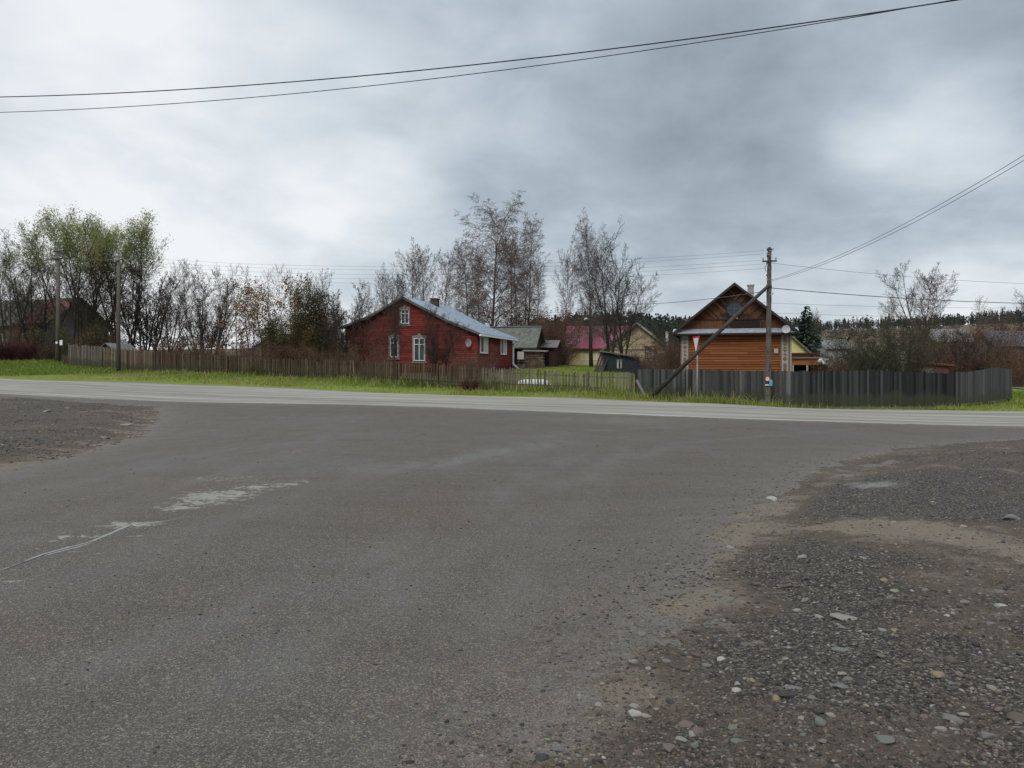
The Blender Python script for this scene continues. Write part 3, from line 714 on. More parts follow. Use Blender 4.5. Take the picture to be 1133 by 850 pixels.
place_stone(1048, 697, .024, 'white', 'thin white stone on dirt up from the rusty lump', 37, .35, 1.6)
place_stone(808, 608, .045, 'pale', 'flat pale stone half sunk beside the asphalt edge', 38, .3, 1.6)
place_stone(890, 668, .030, 'grey', 'grey stone pair upper piece amid dark gravel patch', 39, .5, 1.3)
place_stone(1120, 586, .075, 'grey', 'grey rock at the right end of the dark gravel patch', 40, .6, 1.4)
place_stone(710, 704, .030, 'grey', 'grey stone sitting right on the asphalt edge', 41, .5, 1.4)
for i, (px, py, s) in enumerate(((52,459,.14),(74,456,.12),(138,473,.13),(116,487,.12),(15,458,.15))):
    place_stone(px, py, s, ['pale','grey','pale','grey','brown'][i], ['pale rock humped on the left dirt shoulder','grey rock beside a pale one on the left shoulder','flat pale rock near the tip of the left shoulder','grey rock at the lower edge of the left shoulder','brown rock near the left edge of the photo'][i], 60+i, .45, 1.6)
def many_stones():
    rng = random.Random(4)
    kinds = [('grey', 'small grey stone among the gravel of the right shoulder'), ('pale', 'small pale stone among the gravel of the right shoulder'), ('dark', 'small blackish stone among the gravel of the right shoulder'),
             ('brown', 'small brown stone among the gravel of the right shoulder'), ('pink', 'small pinkish stone among the gravel of the right shoulder'), ('tan', 'small tan stone among the gravel of the right shoulder')]
    protos = {k: [stone_mesh(100+7*i+j, k, rng.uniform(.4,.7), .25, rng.uniform(1.1,1.6)) for j in range(5)] for i, (k, _) in enumerate(kinds)}
    w = [.26,.2,.18,.26,.04,.06]; n = 0; spots = []
    while n < 235:
        px = rng.uniform(600, 1133); py = 850 - 290*rng.random()**1.25
        x, y = hit(px, py)
        a = np.array([x]); b = np.array([y]); h, s = dirt_h(a, b, DIRT_R, .13)
        if s[0] < -.25 or (s[0] < .05 and rng.random() < .7): continue
        size = (.009+.017*rng.random()**2)*(1+.05*y)
        if any((x-q[0])**2+(y-q[1])**2 < (2.2*size)**2 for q in spots): continue
        spots.append((x, y)); k, lab = rng.choices(kinds, w)[0]
        o = link('stone', protos[k][rng.randrange(5)]); o.scale = (size,)*3
        o.location = (x, y, float(G(a, b)[0]+max(h[0], .003))+size*.08); o.rotation_euler = (rng.uniform(-.2,.2), rng.uniform(-.2,.2), rng.uniform(0,6.28))
        tag(o, lab, 'stone', {'grey':'small grey stones','pale':'small pale stones','dark':'small blackish stones','brown':'small brown stones','pink':'small pinkish stones','tan':'small tan stones'}[k]); n += 1
many_stones()

# ------------------------------------------------------------------ grass
def make_grass():
    rng = np.random.default_rng(11)
    def blades(X, Y, Hh, tint, wid, Z0=None):
        n = len(X); th = rng.uniform(0, 2*np.pi, n); ln = rng.uniform(.15, .75, n)*Hh
        lx, ly = np.cos(th)*ln, np.sin(th)*ln; ph = rng.uniform(0, 2*np.pi, n); wx, wy = np.cos(ph)*wid, np.sin(ph)*wid
        Z = (G(X, Y) if Z0 is None else Z0) - .03
        a = np.stack([X-wx, Y-wy, Z], -1); b = np.stack([X+wx, Y+wy, Z], -1)
        c = np.stack([X+wx*.7+lx*.35, Y+wy*.7+ly*.35, Z+Hh*.6], -1); d = np.stack([X-wx*.7+lx*.35, Y-wy*.7+ly*.35, Z+Hh*.6], -1)
        e = np.stack([X+lx+wx*.1, Y+ly+wy*.1, Z+Hh], -1); f = np.stack([X+lx-wx*.1, Y+ly-wy*.1, Z+Hh], -1)
        V = np.stack([a, b, c, d, e, f], 1).reshape(-1, 3); k = (np.arange(n)*6)[:, None]
        return V, np.concatenate([k+[0,1,2,3], k+[3,2,4,5]], 0), np.repeat(tint, 6)
    # verge strip: between the far road edge and the fences
    N = 125000
    i = rng.uniform(0, NR-1.01, N); t = rng.random(N)
    fx = np.interp(i, np.arange(NR), fl[:, 0]); fy = np.interp(i, np.arange(NR), fl[:, 1])
    off = rng.uniform(.05, 1, N)
    px = CX + fx/fy*F
    depth = np.interp(px, [-100, 0, 76, 130, 240, 300, 400, 450, 560, 690, 780, 850, 870, 1035, 1060, 1120, 1300], [13, 13, 10.5, 8, 6, 5, 4.6, 4.0, 3.6, 3.2, 2.2, 1.6, .5, .7, 2.2, 6, 8])
    X, Y = fx + .25*off*depth, fy + off*depth
    patch = fbm(X*.45, Y*.45, 201, 3)
    hgt = .07 + .24*sstep(.35, .75, patch)*rng.random(N) + .16*rng.random(N)*sstep(.3, .9, off)
    pxn = CX + X/Y*F
    hgt *= np.interp(pxn, [0, 120, 200, 330, 380, 450, 480, 560, 650, 760, 840, 1040, 1130], [.75, .75, .9, 1.1, 1.7, 1.5, .8, 1.2, 1.5, 1.6, .8, .5, .8])
    worn = fbm(X*.25, Y*.7, 301, 3)
    keep = rng.random(N) < np.clip(.25+off*3.5, 0, 1)*np.clip(1.6-1.6*sstep(.5, .75, worn)*(off < .35), .1, 1)
    tint = np.clip(.34 + 1.1*(fbm(X*.35, Y*.8, 211, 4)-.42) + rng.normal(0, .18, N) + .30*(off < .25), 0, 1)
    keep &= ~((pxn > 868) & (pxn < 1036) & (rng.random(N) < .85))
    stalk = rng.random(N) < .05; hgt = np.where(stalk, hgt*1.5+.12, hgt); tint = np.where(stalk, rng.uniform(.85, 1, N), tint)
    X, Y, hgt, tint = X[keep], Y[keep], hgt[keep], tint[keep]
    V, Fq, T = blades(X, Y, hgt, tint, .014)
    # yards
    N = 26000; d = rng.uniform(44, 84, N); pxr = rng.uniform(570, 712, N); X2 = (pxr-CX)/F*d
    V2, F2, T2 = blades(X2, d, rng.uniform(.05, .16, N), np.clip(rng.normal(.62, .18, N), 0, 1), .022)
    N = 14000; d = rng.uniform(40, 64, N); pxr = rng.uniform(1096, 1180, N); X3 = (pxr-CX)/F*d
    k = ~((d > 48) & (d < 54)); X3, d = X3[k], d[k]
    V3, F3, T3 = blades(X3, d, rng.uniform(.06, .2, len(d)), np.clip(rng.normal(.35, .18, len(d)), 0, 1), .02)
    N = 30000; d = rng.uniform(54, 66, N); pxr = -60 + 230*rng.random(N)**1.5 + (66-d)*1.5; X4 = (pxr-CX)/F*d
    V4, F4, T4 = blades(X4, d, rng.uniform(.05, .2, N), np.clip(rng.normal(.3, .16, N), 0, 1), .02)
    # rank dead grass in the gardens behind the fences
    N = 60000; pxr = rng.uniform(70, 440, N); d = np.interp(pxr, [76,130,240,300,400,450], [60,57,51,48.7,46,44.3]) + rng.uniform(.5, 14, N); X5 = (pxr-CX)/F*d
    V5, F5, T5 = blades(X5, d, rng.uniform(.2, .8, N), np.clip(rng.normal(.95, .12, N), 0, 1), .02)
    allV, allF, allT, o = [], [], [], 0
    for v, f, t_ in ((V,Fq,T),(V2,F2,T2),(V3,F3,T3),(V4,F4,T4)):
        allV.append(v); allF.append(f+o); allT.append(t_); o += len(v)
    tag(link('grass', np_mesh('grass', np.concatenate(allV), np.concatenate(allF), M['grass'], {'tint': np.concatenate(allT)})), kind='stuff')
    dry = mat_tint('dead_grass', [(0, (.05,.045,.02)), (.7, (.11,.075,.042)), (1, (.15,.105,.065))], .85, .3)
    tag(link('weeds', np_mesh('weeds', V5, F5, dry, {'tint': T5})), kind='stuff')
make_grass()

# ------------------------------------------------------------------ trees
GA = 2.39996
def perp(d, az):
    a = Vector((0,0,1)) if abs(d.z) < .92 else Vector((1,0,0))
    u = d.cross(a).normalized(); v = d.cross(u)
    return u*math.cos(az) + v*math.sin(az)
def grow(seed, sp):
    rng = random.Random(seed); segs = []; leaves = []
    LV = sp['levels']; top = len(LV)-1
    def branch(p, d, L, r, lvl):
        s = LV[lvl]; n = s['n']; st = L/n; az = rng.uniform(0, 6.28); r0 = r
        for i in range(n):
            t = (i+1)/n
            w = s.get('wander', .1)
            d = Vector((d.x+rng.gauss(0, w), d.y+rng.gauss(0, w), d.z+rng.gauss(0, w*.7)+s.get('up', 0)/n - s.get('droop', 0)*t/n)).normalized()
            q = p + d*st; r1 = max(r*(1-t*s.get('taper', .93)), sp.get('rmin', .006))
            segs.append((*p, *q, r0, r1, lvl)); p = q; r0 = r1
            if lvl < top and t >= s.get('start', .3):
                c = s['kids']/n/(1-s.get('start', .3)); k = int(c) + (rng.random() < c-int(c))
                for _ in range(k):
                    az += GA + rng.uniform(-.4, .4)
                    an = R(s['angle'] + rng.uniform(-12, 12)); cd = (d*math.cos(an) + perp(d, az)*math.sin(an)).normalized()
                    shp = s.get('shape', 'cone'); fr = (t-s.get('start', .3))/(1.0001-s.get('start', .3))
                    m = {'cone': 1-.6*fr, 'round': .45+.55*math.sin(math.pi*(.15+.75*fr)), 'flat': .8}[shp]
                    branch(p - d*st*rng.random()*.8, cd, L*s['ratio']*m*rng.uniform(.7, 1.2), max(r1, r*.35)*s.get('rr', .55), lvl+1)
            if lvl >= sp.get('leaf_lvl', 99) and rng.random() < sp['leaf_p'] and sp['leaf_fn'](p, rng):
                leaves.append(tuple(p))
    ns = sp.get('stems', 1)
    for k in range(ns):
        az = k*6.28/ns + rng.uniform(-.5, .5); an = R(sp.get('spread', 0))*rng.uniform(.4, 1.1)
        d = Vector((math.cos(az)*math.sin(an), math.sin(az)*math.sin(an), math.cos(an)))
        b = Vector((math.cos(az), math.sin(az), 0))*sp.get('base', .0)*rng.uniform(.3, 1)
        branch(b, d, sp['H']*rng.uniform(sp.get('hmin', .8), 1), sp['r']*rng.uniform(.7, 1), 0)
    return np.array(segs), np.array(leaves).reshape(-1, 3), rng
def tubes(S, k):
    n = len(S); a, b = S[:, :3], S[:, 3:6]; ax = b-a; ln = np.linalg.norm(ax, axis=1, keepdims=True)+1e-9; ax = ax/ln
    b = b + ax*S[:, 7:8]*.3
    ref = np.where(np.abs(ax[:, 2:3]) < .9, [[0,0,1.]], [[1.,0,0]])
    u = np.cross(ax, ref); u /= np.linalg.norm(u, axis=1, keepdims=True); v = np.cross(ax, u)
    th = np.arange(k)*2*np.pi/k
    ring = u[:, None]*np.cos(th)[None, :, None] + v[:, None]*np.sin(th)[None, :, None]
    V = np.concatenate([a[:, None]+ring*S[:, 6, None, None], b[:, None]+ring*S[:, 7, None, None]], 1).reshape(-1, 3)
    j = np.arange(k); f = np.stack([j, (j+1) % k, k+(j+1) % k, k+j], 1)
    return V, (f[None]+(np.arange(n)*2*k)[:, None, None]).reshape(-1, 4)
def leaf_quads(Pn, sp, seed):
    rng = np.random.default_rng(seed); k = sp.get('leaf_n', 2); n = len(Pn)*k
    C = np.repeat(Pn, k, 0) + rng.normal(0, sp.get('leaf_sp', .12), (n, 3))
    L = sp['leaf']*rng.uniform(.6, 1.3, n)[:, None]; a = rng.normal(size=(n, 3)); a[:, 2] -= sp.get('leaf_hang', 0); a /= np.linalg.norm(a, axis=1, keepdims=True)
    b = np.cross(a, rng.normal(size=(n, 3))); b /= np.linalg.norm(b, axis=1, keepdims=True); W = L*sp.get('leaf_w', .5)
    V = np.stack([C-a*L*.5, C+b*W*.5, C+a*L*.5, C-b*W*.5], 1).reshape(-1, 3)
    clump = rng.normal(0, .12, n) + .5 + .35*np.sin(C[:, 0]*1.7+seed)*np.sin(C[:, 2]*1.3)
    return V, np.arange(n*4).reshape(-1, 4), np.repeat(np.clip(clump, 0, 1), 4)
class Proto:
    whole = None
    def __init__(s, seed, sp):
        S, Lf, rng = grow(seed, sp)
        tl = sp.get('trunk_lvl', 0)
        T = S[S[:, 8] <= tl]; C = S[S[:, 8] > tl]
        V, Fq = tubes(T, 6); s.trunk = np_mesh('trunk', V, Fq, sp['bark'], smooth=True)
        V, Fq = tubes(C, 3); mats = [sp['twig']]; mi = np.zeros(len(Fq), int); tint = np.full(len(V), .5)
        if len(Lf):
            v, f, t = leaf_quads(Lf, sp, seed); Fq = np.r_[Fq, f+len(V)]; V = np.r_[V, v]; mi = np.r_[mi, np.ones(len(f), int)]; mats.append(sp['leafm']); tint = np.r_[tint, t]
        s.crown = np_mesh('crown', V, Fq, mats, {'tint': tint}, mi)
        if sp['H'] < 5.7 and 'leafm' in sp and sp.get('stems', 1) > 8:
            V0, F0 = tubes(T, 4); a_ = len(V0)
            s.whole = np_mesh('shrub', np.r_[V0, V], np.r_[F0, Fq+a_], mats, {'tint': np.r_[np.full(a_, .5), tint]}, np.r_[np.zeros(len(F0), int), mi])
        s.H = float(np.percentile(S[:, 5], 99.7)); s.n = len(S)
always = lambda p, r: True
def spec(**k): return k
TW = spec
PROTO = {}
def proto(name, seed, **sp): PROTO[name] = Proto(seed, sp)
proto('willow_green', 1, H=8.5, r=.10, stems=5, spread=17, base=.5, hmin=.75, bark=M['bark_dark'], twig=M['twig_grey'], leafm=M['leaf_willow'], leaf_lvl=2, leaf_p=.5, leaf=.15, leaf_w=.24, leaf_n=4, leaf_sp=.2,
      leaf_fn=lambda p, r: p.z > 5.9 + r.gauss(0, .6), rmin=.006,
      levels=[dict(n=9, wander=.07, up=.25, start=.22, kids=15, angle=33, ratio=.42, rr=.5, shape='cone'), dict(n=6, wander=.12, up=.35, start=.15, kids=9, angle=30, ratio=.42, rr=.5), dict(n=4, wander=.16, up=.2, start=.2, kids=4, angle=32, ratio=.6), dict(n=2, wander=.15)])
proto('willow_bare', 2, H=8.5, r=.10, stems=6, spread=25, base=.5, hmin=.75, bark=M['bark_dark'], twig=M['twig_grey'], leafm=M['leaf_willow'], leaf_lvl=2, leaf_p=.12, leaf=.12, leaf_w=.35, leaf_n=2, leaf_sp=.2,
      leaf_fn=lambda p, r: p.z > 4.6 + r.gauss(0, 1.2), rmin=.006,
      levels=[dict(n=9, wander=.07, up=.25, start=.25, kids=15, angle=34, ratio=.42, rr=.5), dict(n=6, wander=.12, up=.3, start=.15, kids=10, angle=32, ratio=.42, rr=.5), dict(n=4, wander=.16, up=.2, start=.2, kids=4, angle=32, ratio=.6), dict(n=2, wander=.15)])
proto('alder_clump', 3, H=7, r=.065, stems=9, spread=14, base=.6, hmin=.6, bark=M['bark_dark'], twig=M['twig_dark'], rmin=.0085,
      levels=[dict(n=8, wander=.07, up=.2, start=.22, kids=13, angle=30, ratio=.36, rr=.5), dict(n=5, wander=.14, up=.25, start=.2, kids=8, angle=34, ratio=.45, rr=.5), dict(n=4, wander=.18, up=.1, start=.2, kids=3, angle=36, ratio=.6), dict(n=2, wander=.2)])
proto('alder_spread', 4, H=7, r=.06, stems=9, spread=27, base=.6, hmin=.6, bark=M['bark_dark'], twig=M['twig_grey'], rmin=.006,
      levels=[dict(n=9, wander=.09, up=.25, start=.25, kids=13, angle=34, ratio=.36, rr=.5), dict(n=5, wander=.16, up=.15, start=.2, kids=8, angle=36, ratio=.45, rr=.5), dict(n=4, wander=.2, start=.2, kids=3, angle=36, ratio=.6), dict(n=2, wander=.2)])
proto('sapling', 5, H=10, r=.055, bark=M['bark_grey'], twig=M['twig_grey'], rmin=.006,
      levels=[dict(n=14, wander=.025, up=.1, start=.25, kids=34, angle=33, ratio=.2, rr=.4, shape='round'), dict(n=4, wander=.1, up=.4, start=.15, kids=8, angle=32, ratio=.42), dict(n=3, wander=.14, start=.2, kids=2, angle=34, ratio=.6), dict(n=2, wander=.15)])
proto('sapling_b', 6, H=10, r=.05, stems=2, spread=4, base=.3, bark=M['bark_grey'], twig=M['twig_grey'], rmin=.006,
      levels=[dict(n=14, wander=.03, up=.1, start=.32, kids=28, angle=34, ratio=.2, rr=.4, shape='round'), dict(n=4, wander=.1, up=.4, start=.15, kids=8, angle=32, ratio=.42), dict(n=3, wander=.14, start=.2, kids=2, angle=34, ratio=.6), dict(n=2, wander=.15)])
proto('birch_weeping', 7, H=15.5, r=.17, bark=M['birch'], twig=M['twig_red'], leafm=M['leaf_dry'], leaf_lvl=3, leaf_p=.07, leaf=.08, leaf_n=2, leaf_sp=.12, leaf_fn=lambda p, r: p.z < 10 and r.random() < .8, rmin=.0078,
      levels=[dict(n=15, wander=.03, up=.2, start=.2, kids=38, angle=46, ratio=.34, rr=.45, shape='round'), dict(n=8, wander=.09, up=.75, start=.12, kids=15, angle=40, ratio=.38, rr=.45), dict(n=5, wander=.10, droop=1.1, start=.12, kids=9, angle=40, ratio=.62), dict(n=4, wander=.1, droop=2.6)])
proto('birch_tall', 8, H=14.5, r=.14, bark=M['bark_brown'], twig=M['twig_red'], leafm=M['leaf_dry'], leaf_lvl=3, leaf_p=.09, leaf=.08, leaf_n=2, leaf_sp=.15, leaf_fn=lambda p, r: p.z < 9 and r.random() < .8, rmin=.0078,
      levels=[dict(n=15, wander=.03, up=.2, start=.16, kids=34, angle=37, ratio=.25, rr=.42, shape='round'), dict(n=6, wander=.09, up=.7, start=.15, kids=11, angle=36, ratio=.42, rr=.45), dict(n=4, wander=.12, droop=.5, start=.15, kids=6, angle=38, ratio=.6), dict(n=3, wander=.1, droop=1.4)])
proto('grey_tree', 9, H=11, r=.12, bark=M['bark_grey'], twig=M['twig_red'], rmin=.0085,
      levels=[dict(n=12, wander=.04, up=.2, start=.22, kids=26, angle=37, ratio=.33, rr=.45, shape='round'), dict(n=6, wander=.1, up=.6, start=.15, kids=11, angle=34, ratio=.40, rr=.45), dict(n=4, wander=.14, up=.2, start=.15, kids=6, angle=36, ratio=.55), dict(n=3, wander=.15)])
proto('dark_tree', 22, H=8, r=.14, stems=2, spread=6, base=.15, bark=M['bark_dark'], twig=M['twig_dark'], rmin=.009,
      levels=[dict(n=11, wander=.05, up=.2, start=.2, kids=20, angle=42, ratio=.38, rr=.5, shape='round'), dict(n=6, wander=.12, up=.5, start=.15, kids=10, angle=36, ratio=.42, rr=.45), dict(n=4, wander=.16, up=.1, start=.15, kids=5, angle=38, ratio=.55), dict(n=3, wander=.18)])
proto('old_maple', 10, H=11, r=.19, stems=3, spread=17, base=.12, hmin=.8, bark=M['bark_dark'], twig=M['twig_grey'], rmin=.009,
      levels=[dict(n=11, wander=.07, up=.25, start=.2, kids=15, angle=40, ratio=.46, rr=.5, shape='round'), dict(n=8, wander=.12, up=.5, start=.15, kids=11, angle=38, ratio=.42, rr=.45), dict(n=5, wander=.16, up=.2, start=.15, kids=7, angle=40, ratio=.5), dict(n=3, wander=.18)])
proto('poplar_fork', 11, H=15, r=.19, stems=3, spread=9, base=.5, hmin=.8, bark=M['bark_grey'], twig=M['twig_grey'], rmin=.011,
      levels=[dict(n=12, wander=.05, up=.15, start=.32, kids=15, angle=44, ratio=.34, rr=.5, shape='round'), dict(n=7, wander=.12, up=.5, start=.15, kids=11, angle=38, ratio=.40, rr=.45), dict(n=4, wander=.16, up=.2, start=.15, kids=6, angle=40, ratio=.55), dict(n=3, wander=.18)])
proto('rowan_orange', 12, H=6.5, r=.09, stems=2, spread=12, base=.15, bark=M['bark_dark'], twig=M['twig_dark'], leafm=M['leaf_orange'], leaf_lvl=2, leaf_p=.6, leaf=.15, leaf_n=4, leaf_sp=.2, leaf_fn=lambda p, r: p.z > 2.6, rmin=.006,
      levels=[dict(n=8, wander=.08, up=.2, start=.3, kids=13, angle=42, ratio=.42, rr=.5, shape='round'), dict(n=6, wander=.14, up=.3, start=.2, kids=9, angle=40, ratio=.45, rr=.45), dict(n=4, wander=.16)])
proto('lilac_dark', 13, H=5.6, r=.05, stems=12, spread=30, base=.9, hmin=.5, bark=M['bark_dark'], twig=M['twig_dark'], leafm=M['leaf_dark'], leaf_lvl=1, leaf_p=.42, leaf=.11, leaf_n=4, leaf_sp=.22, leaf_fn=always, rmin=.007,
      levels=[dict(n=7, wander=.12, up=.2, start=.12, kids=14, angle=42, ratio=.38, rr=.5), dict(n=5, wander=.18, up=.1, start=.15, kids=8, angle=42, ratio=.5), dict(n=3, wander=.2, start=.3, kids=2, angle=40, ratio=.6), dict(n=2, wander=.2)])
proto('shrub_twiggy', 14, H=2.6, r=.02, stems=22, spread=38, base=.7, hmin=.5, bark=M['bark_brown'], twig=M['twig_red'], leafm=M['leaf_dry'], leaf_lvl=2, leaf_p=.18, leaf=.08, leaf_n=2, leaf_sp=.12, leaf_fn=always, rmin=.0055,
      levels=[dict(n=6, wander=.13, up=.15, start=.15, kids=10, angle=36, ratio=.42, rr=.5), dict(n=4, wander=.18, start=.15, kids=6, angle=38, ratio=.55), dict(n=3, wander=.2)])
proto('shrub_rust', 15, H=2.6, r=.02, stems=22, spread=40, base=.8, hmin=.5, bark=M['bark_brown'], twig=M['twig_red'], leafm=M['leaf_rust'], leaf_lvl=1, leaf_p=.4, leaf=.09, leaf_n=3, leaf_sp=.12, leaf_fn=always, rmin=.0055,
      levels=[dict(n=6, wander=.13, up=.15, start=.15, kids=9, angle=36, ratio=.42, rr=.5), dict(n=4, wander=.18, start=.15, kids=5, angle=38, ratio=.55), dict(n=2, wander=.2)])
proto('hazel_dry', 16, H=5, r=.04, stems=13, spread=24, base=.8, hmin=.6, bark=M['bark_brown'], twig=M['twig_red'], leafm=M['leaf_dry'], leaf_lvl=1, leaf_p=.42, leaf=.11, leaf_n=3, leaf_sp=.18, leaf_fn=always, rmin=.006,
      levels=[dict(n=7, wander=.1, up=.2, start=.12, kids=13, angle=38, ratio=.38, rr=.5), dict(n=5, wander=.16, up=.1, start=.15, kids=7, angle=40, ratio=.5), dict(n=3, wander=.2)])
proto('apple_arching', 17, H=5.2, r=.11, stems=4, spread=42, base=.2, hmin=.7, bark=M['bark_dark'], twig=M['twig_green'], leafm=M['leaf_dark'], leaf_lvl=3, leaf_p=.04, leaf=.09, leaf_n=1, leaf_sp=.1, leaf_fn=always, rmin=.007,
      levels=[dict(n=8, wander=.12, droop=.5, start=.2, kids=13, angle=48, ratio=.48, rr=.5, shape='flat'), dict(n=7, wander=.18, up=.2, droop=.4, start=.15, kids=12, angle=46, ratio=.42, rr=.45), dict(n=5, wander=.2, up=.5, start=.1, kids=7, angle=44, ratio=.5), dict(n=3, wander=.2)])
proto('wild_plum', 18, H=5.0, r=.055, stems=11, spread=32, base=.9, hmin=.6, bark=M['bark_dark'], twig=M['twig_green'], leafm=M['leaf_dark'], leaf_lvl=2, leaf_p=.10, leaf=.09, leaf_n=2, leaf_sp=.12, leaf_fn=always, rmin=.007,
      levels=[dict(n=7, wander=.12, up=.1, start=.12, kids=15, angle=42, ratio=.40, rr=.5, shape='flat'), dict(n=6, wander=.18, up=.2, start=.12, kids=10, angle=42, ratio=.48), dict(n=4, wander=.2, start=.3, kids=2, angle=40, ratio=.6), dict(n=2, wander=.2)])
proto('hedge_bush', 19, H=1.5, r=.018, stems=30, spread=34, base=.8, hmin=.7, bark=M['bark_dark'], twig=M['twig_dark'], leafm=M['leaf_wine'], leaf_lvl=1, leaf_p=.6, leaf=.09, leaf_n=3, leaf_sp=.10, leaf_fn=always, rmin=.006,
      levels=[dict(n=5, wander=.12, up=.1, start=.1, kids=9, angle=38, ratio=.45, rr=.5, shape='flat'), dict(n=4, wander=.18, start=.1, kids=4, angle=40, ratio=.6), dict(n=2, wander=.2)])
proto('bush_yellow', 20, H=3.2, r=.025, stems=14, spread=36, base=.8, hmin=.6, bark=M['bark_brown'], twig=M['twig_green'], leafm=mat_tint('leaf_yellowgreen', [(0, (.04,.045,.015)), (.6, (.10,.10,.025)), (1, (.18,.15,.035))], .7, .3), leaf_lvl=1, leaf_p=.5, leaf=.11, leaf_n=3, leaf_sp=.15, leaf_fn=always, rmin=.006,
      levels=[dict(n=6, wander=.13, up=.15, start=.15, kids=9, angle=38, ratio=.42, rr=.5), dict(n=4, wander=.18, start=.15, kids=4, angle=38, ratio=.55), dict(n=2, wander=.2)])
proto('white_birch', 21, H=10, r=.075, bark=M['birch'], twig=M['twig_red'], rmin=.006,
      levels=[dict(n=12, wander=.03, up=.1, start=.35, kids=32, angle=34, ratio=.2, rr=.4, shape='round'), dict(n=4, wander=.1, up=.3, start=.15, kids=9, angle=34, ratio=.45), dict(n=4, wander=.14, droop=.8, start=.2, kids=2, angle=36, ratio=.6), dict(n=2, wander=.15, droop=.8)])
print('tree protos', {k: p.n for k, p in PROTO.items()})

def put_tree(kind, px, d, top, label, cat='tree', group=None, rz=None, name=None, sx=1.0):
    p = PROTO[kind]; b = at(px, d); s = (zat(top, d) - b.z)/p.H
    rr = random.Random(int(px*13+d*7))
    if p.whole:
        t = link(name or cat, p.whole); t.location = b - Vector((0,0,.05)); t.rotation_euler = (0, 0, rr.uniform(0, 6.28) if rz is None else rz); t.scale = (s*sx, s*sx, s)
        return tag(t, label, cat, group)
    t = empty(name or {'tree': 'bare_tree', 'shrub': 'shrub', 'bush': 'bush'}.get(cat, cat), b - Vector((0,0,.06)), rr.uniform(0, 6.28) if rz is None else rz, label, cat, group)
    t.scale = (s*sx, s*sx, s)
    link('trunk', p.trunk, t); link('crown', p.crown, t)
    return t
W_ = 'willow_tree'
put_tree('willow_bare', 8, 70, 252, 'leafless grey willow at the left edge over the barn roof', name=W_)
put_tree('willow_bare', 42, 69, 247, 'sparse willow with a few pale leaves behind the crossarm pole', name=W_)
put_tree('willow_green', 82, 67, 239, 'green topped willow just right of the crossarm pole', name=W_)
put_tree('willow_green', 106, 69, 241, 'green topped willow in the middle of the three green ones', name=W_)
put_tree('willow_green', 134, 67, 238, 'green topped willow behind the bare pole without a crossarm', name=W_)
put_tree('alder_clump', 160, 69, 268, 'dense bare clump of stems right of the green willows')
put_tree('alder_spread', 181, 70, 284, 'low bare many stemmed tree ending the willow row')
for px, d, top, kd in ((199,92,288,'sapling'),(210,94,286,'sapling_b'),(222,97,292,'sapling'),(247,95,292,'sapling_b'),(262,92,291,'sapling'),(279,96,293,'sapling_b'),(299,96,296,'sapling'),(312,90,291,'sapling'),(323,93,295,'sapling_b'),(344,96,303,'sapling'),(400,92,308,'sapling'),(413,95,312,'sapling_b'),(423,90,304,'sapling'),(188,96,300,'sapling_b'),(356,92,306,'sapling_b'),(510,95,300,'sapling'),(522,92,292,'sapling')):
    put_tree(kd, px, d, top, 'thin grey leafless sapling standing in the row far behind the gardens', group='thin saplings behind the gardens', name='sapling_tree')
put_tree('alder_clump', 231, 63, 296, 'dark bare clump of upright stems left of the orange leaved tree')
put_tree('alder_spread', 222, 66, 304, 'dark leafless shrub tree leaning left beside the upright clump')
put_tree('rowan_orange', 277, 59, 311, 'small tree with orange brown leaves behind the picket fence', name='rowan_tree')
put_tree('rowan_orange', 296, 62, 318, 'thinner tree with few brown leaves right of the orange one', name='rowan_tree')
put_tree('lilac_dark', 330, 57, 318, 'large dark leafy shrub with greenish top behind the picket fence', 'shrub')
put_tree('lilac_dark', 352, 56, 346, 'dark green leafy shrub close to the left eave of the red house', 'shrub')
put_tree('rowan_orange', 336, 60, 304, 'reddish topped tree poking out above the large dark shrub', name='rowan_tree')
put_tree('lilac_dark', 314, 60, 352, 'dark brown shrub left of the large greenish one', 'shrub')
put_tree('alder_spread', 383, 55, 296, 'tall bare many stemmed shrub tree beside the red house left eave')
put_tree('alder_clump', 374, 58, 312, 'shorter bare clump left of the red house')
put_tree('dark_tree', 436, 51, 300, 'dark bare tree in front of the red gable left window', sx=.75)
put_tree('alder_clump', 487, 51, 345, 'dense dark clump of stems in front of the red house roof slope')
put_tree('dark_tree', 478, 50, 334, 'dark bare arching shrub tree in front of the red gable right window', sx=.8)
put_tree('shrub_twiggy', 412, 50.5, 376, 'twiggy brown bush against the left red gable wall', 'bush')
put_tree('shrub_twiggy', 528, 49.5, 382, 'twiggy pinkish bush below the big side window of the red house', 'bush')
put_tree('shrub_twiggy', 512, 48.5, 390, 'low twiggy bush below the white dish of the red house', 'bush')
put_tree('grey_tree', 457, 80, 268, 'bare tree rising behind the red house ridge, leftmost of three')
put_tree('grey_tree', 470, 82, 264, 'bare tree rising behind the red house ridge, middle of three')
put_tree('grey_tree', 490, 80, 272, 'bare tree rising behind the red house chimney, right of three')
put_tree('grey_tree', 426, 78, 292, 'shorter bare tree behind the left slope of the red house')
put_tree('birch_weeping', 547, 74, 217, 'tallest weeping birch with drooping twigs behind the red house', name='birch_tree', sx=1.35)
put_tree('birch_tall', 566, 78, 256, 'slim reddish birch between the tallest birch and its neighbour', name='birch_tree')
put_tree('birch_tall', 584, 75, 237, 'reddish trunked tall birch right of the tallest one', name='birch_tree')
put_tree('birch_tall', 573, 83, 262, 'birch half hidden between two tall birches', name='birch_tree')
put_tree('birch_tall', 594, 80, 290, 'short birch at the right end of the birch group', name='birch_tree')
put_tree('birch_weeping', 519, 86, 262, 'shorter bare birch between the red house chimney and the tallest birch', name='birch_tree')
